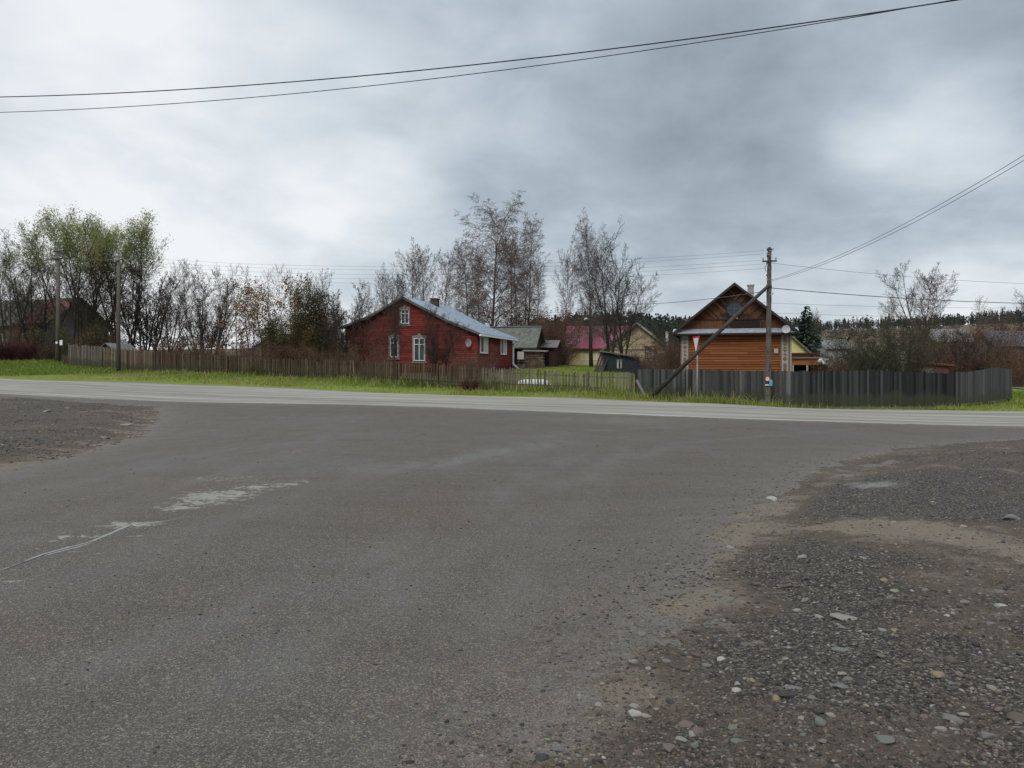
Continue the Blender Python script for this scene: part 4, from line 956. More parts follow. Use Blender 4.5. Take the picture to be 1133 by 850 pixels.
put_tree('birch_tall', 579, 88, 268, 'slim birch standing behind the reddish trunked birch', name='birch_tree')
put_tree('birch_tall', 532, 84, 285, 'slim birch left of the tallest weeping birch', name='birch_tree')
put_tree('grey_tree', 625, 90, 268, 'lone slim bare tree between the birches and the pink roof', sx=.8)
put_tree('birch_weeping', 655, 79, 234, 'slender bare birch behind the pink roofed house', name='birch_tree', sx=.62)
put_tree('old_maple', 675, 64, 254, 'old bare tree with thick forking trunk beside the dark shed', rz=.6, sx=.85)
put_tree('old_maple', 690, 66, 282, 'spreading bare tree behind the dark shed in front of the tan gable', rz=4.2, sx=1.0)
for px, d, top, lab in ((594,70,350,'brown leaved hazel behind the mossy shed roof'),(606,72,345,'tall brown leaved hazel right of the mossy shed'),(619,76,356,'brown leaved hazel touching the pink roof'),(634,88,354,'brown hazel behind the pink roof'),(588,76,340,'russet hazel below the tall birches')):
    put_tree('hazel_dry', px, d, top, lab, 'shrub')
for px, d, top, lab in ((722,58,374,'twiggy shrub in front of the tan gable wall'),(735,54,383,'twiggy grey shrub left of the brown house corner'),(745,58,372,'tall twiggy shrub touching the brown house left corner'),(712,62,386,'low twiggy shrub right of the dark shed')):
    put_tree('hazel_dry' if px == 745 else 'shrub_twiggy', px, d, top, lab, 'shrub')
put_tree('wild_plum', 748, 66, 352, 'dark bare shrub tree behind the brown house left corner', 'shrub')
put_tree('grey_tree', 900, 95, 340, 'small bare tree behind the dark spruce', sx=.9)
put_tree('apple_arching', 950, 44, 362, 'old apple tree with arching bare limbs behind the charcoal fence', name='apple_tree', rz=.4)
put_tree('wild_plum', 975, 45, 354, 'big dense olive twigged shrub behind the charcoal fence', 'shrub')
put_tree('wild_plum', 1000, 47, 356, 'dense olive shrub right of the biggest one', 'shrub')
put_tree('wild_plum', 942, 55, 372, 'dark brown shrub left behind the apple tree', 'shrub')
put_tree('lilac_dark', 958, 52, 385, 'low dark leafy bush under the apple tree', 'bush')
put_tree('shrub_rust', 918, 52, 394, 'small rusty bush in front of the yellow house veranda', 'bush')
put_tree('shrub_rust', 938, 50, 396, 'low rusty bush at the foot of the apple tree', 'bush')
put_tree('hazel_dry', 1032, 60, 366, 'reddish brown bush behind the brick ruin', 'shrub')
put_tree('hazel_dry', 1050, 66, 362, 'tall reddish brown bush left of the white birch', 'shrub')
put_tree('alder_clump', 1075, 56, 356, 'dark bare thicket bush behind the fence corner', 'shrub')
put_tree('hazel_dry', 1098, 60, 362, 'brown bush between the white birch and the purple roof', 'shrub')
put_tree('shrub_rust', 1045, 58, 387, 'orange rust bush right of the brick ruin', 'bush')
put_tree('shrub_rust', 1062, 56, 392, 'rust coloured bush left of the fence corner', 'bush')
put_tree('shrub_rust', 1112, 54, 388, 'large rust coloured bush behind the fence end', 'bush')
put_tree('shrub_rust', 1135, 56, 386, 'rust coloured bush at the right edge of the photo', 'bush')
put_tree('wild_plum', 1130, 64, 372, 'dark bare shrub at the right edge under the purple roof', 'shrub')
put_tree('poplar_fork', 1016, 88, 287, 'tall bare forked poplar with two main trunks', name='poplar_tree', rz=1.2)
put_tree('grey_tree', 1022, 92, 292, 'bare tree merging with the forked poplar on its right side', rz=2.0, sx=1.35)
put_tree('grey_tree', 983, 92, 326, 'small pale bare tree left of the forked poplar', sx=.8)
put_tree('white_birch', 1088, 72, 326, 'tall white stemmed birch on the right', name='birch_tree')
put_tree('white_birch', 1083, 75, 348, 'shorter white birch touching the tall white one', name='birch_tree')
put_tree('white_birch', 1060, 80, 352, 'pale birch left of the tall white one', name='birch_tree')
put_tree('white_birch', 1103, 70, 372, 'short white birch over the fence corner', name='birch_tree')
put_tree('poplar_fork', 1140, 100, 318, 'bare tree cut by the right edge of the photo', name='poplar_tree')
for px, d, top in ((1095,190,340),(1102,195,342),(1108,185,338),(1115,190,344),(1122,200,346)):
    put_tree('birch_tall', px, d, top, 'distant bare birch in the clump above the purple roof', group='distant birches above the purple roof', name='birch_tree')
# shrubs along the back of the picket fence
rr_ = random.Random(9)
for i in range(24):
    px = 86 + i*14.2 + rr_.uniform(-4, 4); d = float(np.interp(px, [76,130,240,300,400,450], [60,57,51,48.7,46,44.3])) + rr_.uniform(2.5, 9)
    if 392 < px: continue
    put_tree(rr_.choice(['shrub_twiggy','shrub_twiggy','shrub_rust','hazel_dry']), px, d, rr_.uniform(368, 384), 'brown leafless shrub in the thicket right behind the picket fence', 'shrub', group='thicket shrubs behind the picket fence')
for px in (-8, 6, 18, 30):
    put_tree('hedge_bush', px, 63.5, 378 + rr_.uniform(-1, 1), 'dark wine red bush of the clipped hedge in front of the barn', 'bush', group='clipped hedge bushes')
put_tree('shrub_twiggy', 46, 63.5, 376, 'brown twiggy bush between the red hedge and the crossarm pole', 'bush')
put_tree('shrub_twiggy', 58, 64.5, 372, 'brown twiggy bush directly left of the crossarm pole', 'bush')
put_tree('bush_yellow', 86, 64, 352, 'yellow green leaved bush behind the blue grey pickets', 'bush')
put_tree('hazel_dry', 112, 65, 362, 'brown bush behind the fence between the two left poles', 'bush')
put_tree('hazel_dry', 26, 68, 356, 'brown bush against the barn wall', 'bush')
put_tree('hedge_bush', 520, 42.0, 418, 'small wine red plant at the foot of the picket fence', 'bush')
put_tree('bush_yellow', 541, 42.2, 416, 'low green weed bush at the foot of the picket fence', 'bush')
put_tree('bush_yellow', 290, 49.2, 398, 'small bright green weed bush peeping over the picket fence', 'bush')

# spruce
def spruce(px, d, top, label, seed=3):
    b = at(px, d); H = zat(top, d) - b.z; rng = random.Random(seed); V = []; Fq = []; T = []
    t = empty('spruce_tree', b, 0, label, 'tree')
    MB().tube([(0,0,-.1),(0,0,H*.5),(0,0,H)], [.16,.09,.015], 7).build('trunk', M['bark_brown'], t)
    z = .5
    while z < H*.99:
        fr = 1-z/H; Rr = .12 + 1.85*fr**.85
        for k in range(max(4, int(8*fr+4))):
            az = rng.uniform(0, 6.28); L = Rr*rng.uniform(.7, 1.1); dz = -L*.18*fr*2
            for j in range(int(4+9*fr)):
                s = rng.uniform(.15, 1); x, y, zz = math.cos(az)*L*s, math.sin(az)*L*s, z + dz*s + rng.uniform(-.05,.05)
                ln = (.20+.26*fr)*rng.uniform(.7, 1.3); a2 = az + rng.choice((-.9, .9, 0))*rng.uniform(.5, 1)
                ex, ey = math.cos(a2)*ln, math.sin(a2)*ln; w = ln*.32; nx, ny = -math.sin(a2)*w, math.cos(a2)*w
                o = len(V); V += [(x-nx*.5,y-ny*.5,zz),(x+nx*.5,y+ny*.5,zz),(x+ex,y+ey,zz-ln*.3),(x+ex*.5,y+ey*.5,zz-ln*.55)]
                Fq += [(o,o+1,o+2,o+3)]; T += [min(1, max(0, rng.gauss(.45, .25)))]*4
        z += .10 + .12*fr
    link('crown', np_mesh('crown', V, Fq, M['needle'], {'tint': T}), t)
spruce(893, 74, 338, 'dark green pointed spruce right of the brown house')

# far forest on the hills: one mass
def treeline():
    rng = np.random.default_rng(8); V = []; Fq = []; T = []
    def one(px, d, h, kind, tone):
        b = at(px, d); n = int(70 if kind else 76); o0 = 0
        w = h*(.17 if kind == 0 else .28)
        for k in range(n):
            if kind == 0:
                f = rng.random(); rad = w*(1-f)**.8*rng.random()**.5; z = h*(.12+.88*f)
            else:
                f = rng.random(); rad = w*math.sin(math.pi*min(1, .25+.72*f))*rng.random()**.5; z = h*(.3+.7*f)
            a = rng.uniform(0, 6.28); c = np.array([b.x+rad*math.cos(a), b.y+rad*math.sin(a), b.z+z]); s = h*rng.uniform(.035, .085)*(1-.4*f)
            e1 = rng.normal(size=3); e1 /= np.linalg.norm(e1); e2 = np.cross(e1, rng.normal(size=3)); e2 /= np.linalg.norm(e2)
            o = len(V); V.extend([c-e1*s, c+e2*s*.8, c+e1*s, c-e2*s*.8]); Fq.append((o,o+1,o+2,o+3)); T.extend([min(1, max(0, tone+rng.normal(0, .12)))]*4)
        o = len(V); r_ = h*.012
        V.extend([np.array([b.x-r_,b.y,b.z-.3]), np.array([b.x+r_,b.y,b.z-.3]), np.array([b.x+r_*.4,b.y,b.z+h*.97]), np.array([b.x-r_*.4,b.y,b.z+h*.97])]); Fq.append((o,o+1,o+2,o+3)); T.extend([.85]*4)
    for i in range(480):      # dark pines behind the pink roof
        px = rng.uniform(585, 775); d = rng.uniform(165, 290); topy = np.interp(px, [585,640,700,760,800], [352,346,345,350,352]) + rng.normal(0, 1.6)
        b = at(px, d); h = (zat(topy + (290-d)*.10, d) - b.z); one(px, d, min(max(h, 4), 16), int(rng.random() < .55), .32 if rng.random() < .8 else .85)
    for i in range(170):
        px = rng.uniform(775, 905); d = rng.uniform(230, 330); b = at(px, d); topy = 353 + rng.normal(0, 2); one(px, d, min(max(zat(topy, d)-b.z, 3), 13), int(rng.random() < .6), .55)
    for i in range(620):     # ridge on the right
        px = rng.uniform(880, 1190); d = rng.uniform(340, 460); topy = np.interp(px, [880,920,960,1010,1060,1133], [356,359,355,353,350,346]) + rng.normal(0, 2.6)
        b = at(px, d); one(px, d, min(max(zat(topy, d)-b.z, 4), 17), int(rng.random() < .4), .4)
    for i in range(260):
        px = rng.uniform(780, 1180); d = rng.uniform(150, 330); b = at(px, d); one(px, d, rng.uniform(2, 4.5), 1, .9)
    for i in range(150):     # low bare wood far behind the left gardens
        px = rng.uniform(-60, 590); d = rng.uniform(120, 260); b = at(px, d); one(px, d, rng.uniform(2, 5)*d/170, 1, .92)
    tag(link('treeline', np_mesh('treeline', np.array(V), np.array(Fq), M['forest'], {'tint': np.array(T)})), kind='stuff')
treeline()

# ------------------------------------------------------------------ fences
def fence(name, label, path, htop, mat, slat, gap, pointed, mats_by=None, post_every=2.6, thick=.022, wob=.045, posts_front=False, base_gap=.03, tone=None, group=None, lean=.022, bare_at=()):
    """path: list of (px, d) feet; htop(px) gives the photo row of the top edge"""
    rng = random.Random(len(label))
    w = [Vector(((px-CX)/F*d, d, 0)) for px, d in path]
    root = empty(name, (w[0].x, w[0].y, g1(w[0].x, w[0].y)), 0, label, 'fence', group)
    org = root.location.copy()
    cum = [0]
    for a, b in zip(w[:-1], w[1:]): cum.append(cum[-1] + (b-a).length)
    def pos(s):
        for i in range(len(w)-1):
            if s <= cum[i+1] or i == len(w)-2:
                a, b = w[i], w[i+1]; t = (s-cum[i])/(cum[i+1]-cum[i]); dr = (b-a).normalized(); return a.lerp(b, t), dr
    total = cum[-1]; nb = max(1, round(total/post_every)); bay = total/nb
    for k in range(nb):
        V = []; Fq = []; T = []; Lw = []
        s = k*bay; drift = rng.uniform(-.12, .12)
        while s < (k+1)*bay - slat*.3:
            wv = slat*rng.uniform(.8, 1.12); p, dr = pos(min(s, total)); nrm = Vector((-dr.y, dr.x, 0))
            px = CX + p.x/p.y*F; zb = g1(p.x, p.y); zt = zat(htop(px), p.y) + rng.gauss(0, wob)
            z0 = zb + base_gap + rng.uniform(0, .03); tn = min(1, max(0, rng.gauss(.45, .22) + drift)) if tone is None else tone(px, rng)
            ln = dr*rng.gauss(0, lean)*(zt-z0); tw = nrm*rng.gauss(0, .006 if pointed else .002)
            if rng.random() < .012 and pointed: s += wv + gap; continue
            prof = [(0, z0), (wv, z0), (wv, zt-(slat*.75 if pointed else 0)), (wv/2, zt), (0, zt-(slat*.75 if pointed else rng.uniform(-.01,.01)))]
            o = len(V)
            for off in (nrm*-thick/2, nrm*thick/2):
                for i_, (u, z) in enumerate(prof):
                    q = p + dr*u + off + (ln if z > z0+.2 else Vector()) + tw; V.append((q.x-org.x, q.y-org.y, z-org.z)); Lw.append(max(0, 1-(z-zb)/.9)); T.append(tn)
            Fq += [(o,o+1,o+2,o+4),(o+2,o+3,o+4,o+4),(o+5,o+9,o+7,o+6),(o+7,o+9,o+8,o+8)]
            for i_ in range(5):
                j_ = (i_+1) % 5; Fq.append((o+i_, o+5+i_, o+5+j_, o+j_))
            s += wv + gap*rng.uniform(.7, 1.4)
        tri = [f for f in Fq if len(set(f)) == 3]; quad = [f for f in Fq if len(set(f)) == 4]
        me = bpy.data.meshes.new('slat_panel'); me.from_pydata(V, [], quad + [tuple(dict.fromkeys(f)) for f in tri]); me.update(); me.materials.append(mat)
        for an, av in (('tint', T), ('low', Lw)):
            a_ = me.attributes.new(an, 'FLOAT', 'POINT'); a_.data.foreach_set('value', av)
        link('slat_panel', me, root)
        # rails and post behind (or in front of) the slats
        a, dr = pos(k*bay); b, _ = pos(min((k+1)*bay, total)); nrm = Vector((-dr.y, dr.x, 0))*(-.055 if posts_front else .055)
        for fr in (.25, .78):
            pa, pb = a+nrm, b+nrm
            ha = g1(a.x,a.y); hb = g1(b.x,b.y); ta = zat(htop(CX+a.x/a.y*F), a.y); tb = zat(htop(CX+b.x/b.y*F), b.y)
            za, zb_ = ha+(ta-ha)*fr-org.z, hb+(tb-hb)*fr-org.z; e = .035; n2 = nrm.normalized()*.025
            pa = pa-org; pb = pb-org
            m = MB().hexa([(pa.x-n2.x,pa.y-n2.y,za-e),(pb.x-n2.x,pb.y-n2.y,zb_-e),(pb.x+n2.x,pb.y+n2.y,zb_-e),(pa.x+n2.x,pa.y+n2.y,za-e)],
                          [(pa.x-n2.x,pa.y-n2.y,za+e),(pb.x-n2.x,pb.y-n2.y,zb_+e),(pb.x+n2.x,pb.y+n2.y,zb_+e),(pa.x+n2.x,pa.y+n2.y,za+e)])
            m.build('rail', M['dark_wood'] if mat in (M['f_dark'], M['f_brown'], M['f_grey']) else M['grey_wood'], root)
        for s_ in ([k*bay] + ([total] if k == nb-1 else [])):
            p, dr = pos(s_); q = p + nrm*2.4 - org; zb = g1(p.x, p.y) - org.z; zt = zat(htop(CX+p.x/p.y*F), p.y) - org.z
            MB().tube([(q.x,q.y,zb-.2),(q.x,q.y,zt-.04)], .06, 7).build('post', M['dark_wood'] if mat in (M['f_dark'], M['f_brown'], M['f_grey']) else M['grey_wood'], root)
    return root
BASE = ([76,130,170,240,300,360,400,450,500,560,600,690], [60,57,54.7,51,48.7,47.2,46,44.3,43.4,42.5,42.0,40.8])
bd = lambda px: float(np.interp(px, *BASE))
TOPL = lambda px: float(np.interp(px, [76,110,130,200,300,360,420,480,530,600,640,700], [381,383.5,385.5,391,396.5,398,400,402.5,405.5,408.3,410.5,411]))
fence('picket_fence', 'blue grey weathered picket fence with pointed tops beside the crossarm pole', [(76,bd(76)),(90,bd(90)),(112,bd(112))], TOPL, M['f_bluegrey'], .10, .05, True)
fence('picket_fence', 'grey brown picket fence behind the pole without a crossarm', [(112.5,bd(112)),(130,bd(130)),(168,bd(168))], TOPL, M['f_greybrown'], .112, .05, True)
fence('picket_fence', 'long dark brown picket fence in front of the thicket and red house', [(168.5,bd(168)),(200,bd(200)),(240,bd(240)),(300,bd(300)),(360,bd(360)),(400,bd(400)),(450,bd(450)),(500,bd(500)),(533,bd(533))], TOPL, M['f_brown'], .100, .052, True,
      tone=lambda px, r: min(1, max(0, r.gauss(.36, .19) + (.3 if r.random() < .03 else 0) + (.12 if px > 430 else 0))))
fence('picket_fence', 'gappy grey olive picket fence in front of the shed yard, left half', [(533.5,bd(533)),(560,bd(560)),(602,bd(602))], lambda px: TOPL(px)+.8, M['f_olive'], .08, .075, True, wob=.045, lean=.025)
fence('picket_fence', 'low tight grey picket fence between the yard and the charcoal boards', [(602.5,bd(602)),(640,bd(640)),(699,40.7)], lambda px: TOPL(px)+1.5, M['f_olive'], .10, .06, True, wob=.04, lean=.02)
TOPR = lambda px: float(np.interp(px, [700,740,780,860,900,960,1010,1040,1070,1085,1097,1105,1120], [408.5,408.5,409.3,410.5,411,409.8,411.5,413,411.8,409.5,407.2,407,408.8]))
def tone_dark(px, r):
    z = float(np.interp(px, [700,760,850,880,910,950,1000,1040], [.58,.6,.58,.55,.28,.32,.24,.22])); return min(1, max(0, r.gauss(z, .18) + (.25 if r.random() < .06 else 0)))
fence('board_fence', 'tall charcoal board fence along the road in front of the brown house', [(703,40.6),(780,39.3),(850,38.0),(930,37.2),(1000,36.6),(1062,36.4)], TOPR, M['f_dark'], .108, .001, False, post_every=2.8, lean=.004, wob=.014, tone=tone_dark)
fence('board_fence', 'grey wavy topped board fence turning the corner at the right end', [(1062.6,36.45),(1085,37.3),(1105,38.5),(1119,39.5)], TOPR, M['f_grey'], .108, .001, False, post_every=2.2, lean=.004, wob=.010, base_gap=.16)

# ------------------------------------------------------------------ buildings
def clap(mb, z0, z1, board, xr, y, out=.034, gap=.030):
    """lapped horizontal boards on a wall facing -y; xr(z) gives the clear x range(s) of the row"""
    z = z0
    while z < z1 - .02:
        zt = min(z + board - gap, z1)
        for a, b in xr((z+zt)/2):
            if b - a > .03:
                mb.add([(a,y-out,z),(b,y-out,z),(b,y-out*.35,zt),(a,y-out*.35,zt),(a,y+.02,z),(b,y+.02,z),(b,y+.02,zt),(a,y+.02,zt)], [(0,1,2,3),(4,5,1,0),(3,2,6,7),(5,6,2,1),(4,0,3,7)])
        z += board
def cut(ranges, holes):
    out = ranges
    for h0, h1 in holes:
        n = []
        for a, b in out:
            if h1 <= a or h0 >= b: n.append((a, b)); continue
            if h0 > a: n.append((a, h0))
            if h1 < b: n.append((h1, b))
        out = n
    return out
def window(parent, x0, x1, z0, z1, y, frame=.07, mull=(.5,), bars=(), fm='white_paint', deep=.05, name='window', pane='glass'):
    """window in a wall facing -y; outer size given"""
    m = MB(); yf = y-deep
    m.box(x0,x0+frame,yf,y+.04,z0,z1); m.box(x1-frame,x1,yf,y+.04,z0,z1); m.box(x0+frame,x1-frame,yf,y+.04,z1-frame,z1); m.box(x0+frame,x1-frame,yf,y+.04,z0,z0+frame)
    for q in mull:
        xm = x0+(x1-x0)*q; m.box(xm-.025,xm+.025,yf+.012,y+.03,z0+frame,z1-frame)
    for q in bars:
        zm = z0+(z1-z0)*q; m.box(x0+frame,x1-frame,yf+.016,y+.028,zm-.02,zm+.02)
    w = m.build(name, M[fm], parent)
    MB().box(x0+frame*.6,x1-frame*.6,y+.005,y+.02,z0+frame*.6,z1-frame*.6).build('pane', M[pane], w)
    return w
def roof_panel(mb, a, b, c, d, th=.05):
    """slab from four corners (a,b at the ridge; c,d at the eave), thickness down"""
    n = Vector((0,0,-th)); t = [Vector(x) for x in (a,b,c,d)]; mb.hexa([x+n for x in t], t)
def ribs(mb, a, b, c, d, n, w=.03, h=.035):
    a, b, c, d = [Vector(x) for x in (a,b,c,d)]
    for i in range(n+1):
        f = i/n; p = a.lerp(b, f); q = d.lerp(c, f); ax = (b-a).normalized()*w/2; up = Vector((0,0,h))
        mb.hexa([p-ax, p+ax, q+ax, q-ax], [p-ax+up, p+ax+up, q+ax+up, q-ax+up])

# --- brown house (front wall square to the view, turned with the street)
def brown_house():
    d = 48.5; rz = R(-15); W = 6.55; D = 8.5
    c = P(756, 412, d); b = Vector((c.x, c.y + .9, 0)); zg = .55
    h = empty('log_house', (b.x, b.y, zg), rz, 'brown log house with fan boarded gable and octagonal attic window', 'house')
    ze = zat(367, d) - zg - .05; zr = zat(312.5, 47.8) - zg
    wall = MB(); 
    wall.box(.02, W-.02, .03, D, -.5, ze)
    wall.build('wall', M['fascia'], h)
    cl = MB(); clap(cl, 0, ze-.02, .155, lambda z: [(.02, W-.02)], .03)
    cl.build('plank_cladding', M['brown_boards'], h)
    # log ends and joints: thin lap joints
    for s in (0, 1):
        x0 = .06 if s == 0 else W-.56; m = MB()
        m.box(x0, x0+.46, -.03, .0, .1, ze-.12); p = m.build('corner_panel', M['panel_white'], h)
        fr = MB(); fr.box(x0-.03, x0+.035, -.065, -.03, .1, ze-.1); fr.box(x0+.425, x0+.49, -.065, -.03, .1, ze-.1); fr.box(x0+.035, x0+.425, -.065, -.03, ze-.17, ze-.1); fr.build('trim', M['carve_brown'], p)
        cv = MB(); zc = .25
        rr = random.Random(3+s)
        while zc < ze-.5:      # fretwork pieces
            k = rr.choice((0, 1, 2)); hh = .34 if k else .5
            if k == 0: cv.box(x0+.14, x0+.32, -.055, -.03, zc, zc+hh*.85)
            elif k == 1: cv.xz([(x0+.11, zc), (x0+.35, zc), (x0+.23, zc+.16)], -.055, -.03); cv.xz([(x0+.11, zc+.32), (x0+.35, zc+.32), (x0+.23, zc+.17)], -.055, -.03)
            else: cv.xz([(x0+.23, zc), (x0+.36, zc+.16), (x0+.23, zc+.32), (x0+.10, zc+.16)], -.055, -.03)
            zc += hh+.04
        cv.build('carving', M['carve_brown'], p)
        xo = -.05 if s == 0 else W-.05
        MB().box(xo, xo+.10, -.045, .03, -.1, ze-.05).build('corner_board', M['dark_red_wood'] if s == 0 else M['white_worn'], h)
    # pediment skirt
    ov = .45; y1 = -.55
    m = MB(); m.add([(-ov, y1, ze-.02), (W+ov, y1, ze-.02), (W+ov-.05, .02, ze+.26), (-ov+.05, .02, ze+.26), (-ov, y1, ze-.06), (W+ov, y1, ze-.06), (W+ov-.05, .02, ze+.2), (-ov+.05, .02, ze+.2)], [(0,1,2,3),(7,6,5,4),(0,4,5,1),(1,5,6,2),(3,7,4,0),(2,6,7,3)])
    m.build('eave_skirt', M['zinc'], h)
    MB().box(-ov+.08, W+ov-.08, y1+.03, -.0, ze-.16, ze-.075).build('soffit', M['fascia'], h)
    # gable
    zb = ze+.2; xm = W/2; slope = (zr-ze)/(W/2+ov)
    hw = lambda z: max(0, (zr-.10-z)/slope)
    t = NT('fan_boards'); s3 = t.n('ShaderNodeSeparateXYZ', {'Vector': t.co()}).outputs
    ax = t.math('ABSOLUTE', t.math('SUBTRACT', s3[0], xm)); u = t.math('DIVIDE', t.math('SUBTRACT', s3[2], ax), .16); fr_ = t.math('FRACT', u)
    side = t.math('GREATER_THAN', s3[0], xm)
    wn = t.n('ShaderNodeTexWhiteNoise', {'Vector': t.n('ShaderNodeCombineXYZ', {'X': t.math('FLOOR', u), 'Y': side, 'Z': 0.0}).outputs[0]}).outputs['Value']
    b_ = t.ramp(t.math('ADD', t.math('MULTIPLY', wn, .6), t.math('MULTIPLY', t.noise(5, None, 6, .7), .4)), [(.2, (.030,.014,.008)), (.5, (.070,.028,.013)), (.85, (.17,.080,.038))])
    b_ = t.mix(t.ramp(fr_, [(.0, 1), (.10, 0), (.92, 0), (1, 1)]), b_, (.012,.008,.006))
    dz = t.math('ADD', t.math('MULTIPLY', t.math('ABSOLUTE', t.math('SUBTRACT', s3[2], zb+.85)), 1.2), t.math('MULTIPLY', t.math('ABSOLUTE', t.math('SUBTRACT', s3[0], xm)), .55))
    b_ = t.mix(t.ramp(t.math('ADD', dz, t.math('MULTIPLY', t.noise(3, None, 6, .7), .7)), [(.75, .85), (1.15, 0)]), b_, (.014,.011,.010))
    t.set('Base Color', b_).set('Roughness', .85)
    z2 = zb + .62
    MB().xz([(xm-hw(zb-.3)+.05, zb-.3), (xm+hw(zb-.3)-.05, zb-.3), (xm, zr-.16)], .06, D).build('gable_backing', M['fascia'], h)
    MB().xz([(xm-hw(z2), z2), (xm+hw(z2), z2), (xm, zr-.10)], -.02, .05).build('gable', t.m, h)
    band = mat_wood('charred_band', (.05,.022,.012), (.15,.07,.034), None, 'z', 3)
    tb = NT('charred_boards'); nn = tb.noise(3, tb.co((12,12,1)), 5, .7); s4 = tb.n('ShaderNodeSeparateXYZ', {'Vector': tb.co()}).outputs
    cc = tb.ramp(nn, [(.3, (.06,.026,.014)), (.7, (.17,.075,.036))])
    ch = tb.math('ADD', tb.math('MULTIPLY', tb.math('ABSOLUTE', tb.math('SUBTRACT', s4[0], xm+.55)), .42), tb.math('MULTIPLY', tb.noise(2.5, tb.co((3,3,1)), 5, .7), .9))
    cc = tb.mix(tb.ramp(ch, [(.85, .92), (1.2, 0)]), cc, (.012,.010,.009)); tb.set('Base Color', cc).set('Roughness', .9)
    m = MB(); n = 38; wz = hw(zb)
    for i in range(n):
        a = -wz + 2*wz*i/n; e = a + 2*wz/n - .012; zt = lambda x: min(z2-.05, zr-.10-abs(x)*slope)
        if zt(a) > zb+.03 and zt(e) > zb+.03: m.xz([(xm+a, zb), (xm+e, zb), (xm+e, zt(e)), (xm+a, zt(a))], -.03+.006*(i % 2), .04)
    m.build('gable_band', tb.m, h)
    MB().box(xm-hw(z2)-.02, xm+hw(z2)+.02, -.07, .04, z2-.05, z2+.03).build('gable_moulding', M['dark_red_wood'], h)
    # octagonal window
    wx, wz_ = xm + .0, z2 + .62; oc = lambda r: [(wx+r*math.cos(R(22.5+45*k)), wz_+r*math.sin(R(22.5+45*k))) for k in range(8)]
    fr = MB().ring_xz(oc(.55), oc(.44), -.075, .0); f = fr.build('window', M['dark_wood'], h)
    MB().ring_xz(oc(.44), oc(.41), -.055, -.0).build('frame', M['grey_wood'], f)
    m = MB(); m.box(wx-.4, wx+.4, -.045, -.02, wz_-.02, wz_+.02); m.box(wx-.018, wx+.018, -.045, -.02, wz_-.4, wz_+.4); m.build('glazing_bar', M['fascia_grey'], f)
    MB().xz(oc(.42), -.028, -.021).build('pane', M['glass_dark'], f)
    MB().box(wx-.22, wx+.2, -.12, -.03, wz_-.60, wz_-.53).build('sill', M['white_worn'], f)
    # roof: two slabs overhanging the gable
    for sg in (-1, 1):
        m = MB(); xe = xm + sg*(W/2+ov); roof_panel(m, (xm, -.62, zr), (xm, D+.4, zr), (xe, D+.4, ze-.02), (xe, -.62, ze-.02), .06)
        m.build('roof', M['roof_rust'], h)
        m = MB(); n_ = Vector((0,0,-.17)); a_, b2 = Vector((xm, -.66, zr+.02)), Vector((xe, -.66, ze))
        m.hexa([a_+n_, b2+n_, b2+n_+Vector((0,.05,0)), a_+n_+Vector((0,.05,0))], [a_, b2, b2+Vector((0,.05,0)), a_+Vector((0,.05,0))]); m.build('bargeboard', M['fascia'], h)
    cx_, cz_ = xm + 1.05, zr
    m = MB().box(cx_-.19, cx_+.19, 2.6, 3.0, zr-1.4, zr+.12); ch = m.build('chimney', M['concrete'], h); MB().box(cx_-.23, cx_+.23, 2.56, 3.04, zr+.122, zr+.2).build('chimney_cap', M['concrete'], ch)
    MB().box(W-.96, W-.72, -.10, -.02, ze-1.30, ze-1.02).build('meter_box', M['pale_board'], h)
    # satellite dish hangs on the corner: its own thing
    u = Vector((math.cos(rz), math.sin(rz), 0)); v = Vector((-math.sin(rz), math.cos(rz), 0))
    pos = Vector((b.x, b.y, zg)) + u*(W-.32) - v*.78 + Vector((0,0,ze+.12))
    ds = empty('satellite_dish', pos, rz, 'round grey satellite dish at the right eave of the brown house', 'satellite dish')
    ring = [(.24*math.cos(2*math.pi*i/20), .24*math.sin(2*math.pi*i/20)) for i in range(20)]
    m = MB(); m.add([(0, .05, 0)] + [(x*.55, .035, z*.55) for x, z in ring] + [(x, 0, z) for x, z in ring], [(0, 1+i, 1+(i+1) % 20) for i in range(20)] + [(1+i, 21+i, 21+(i+1) % 20, 1+(i+1) % 20) for i in range(20)])
    m.build('dish', M['dish'], ds, True); MB().tube([(0,-.02,-.24),(0,-.2,-.1),(0,-.24,0)], .012, 5).build('feed_arm', M['metal_grey'], ds)
    MB().tube([(0,.05,0),(0,.22,-.08),(0,.72,-.08)], .018, 6).build('bracket', M['metal_grey'], ds)
brown_house()

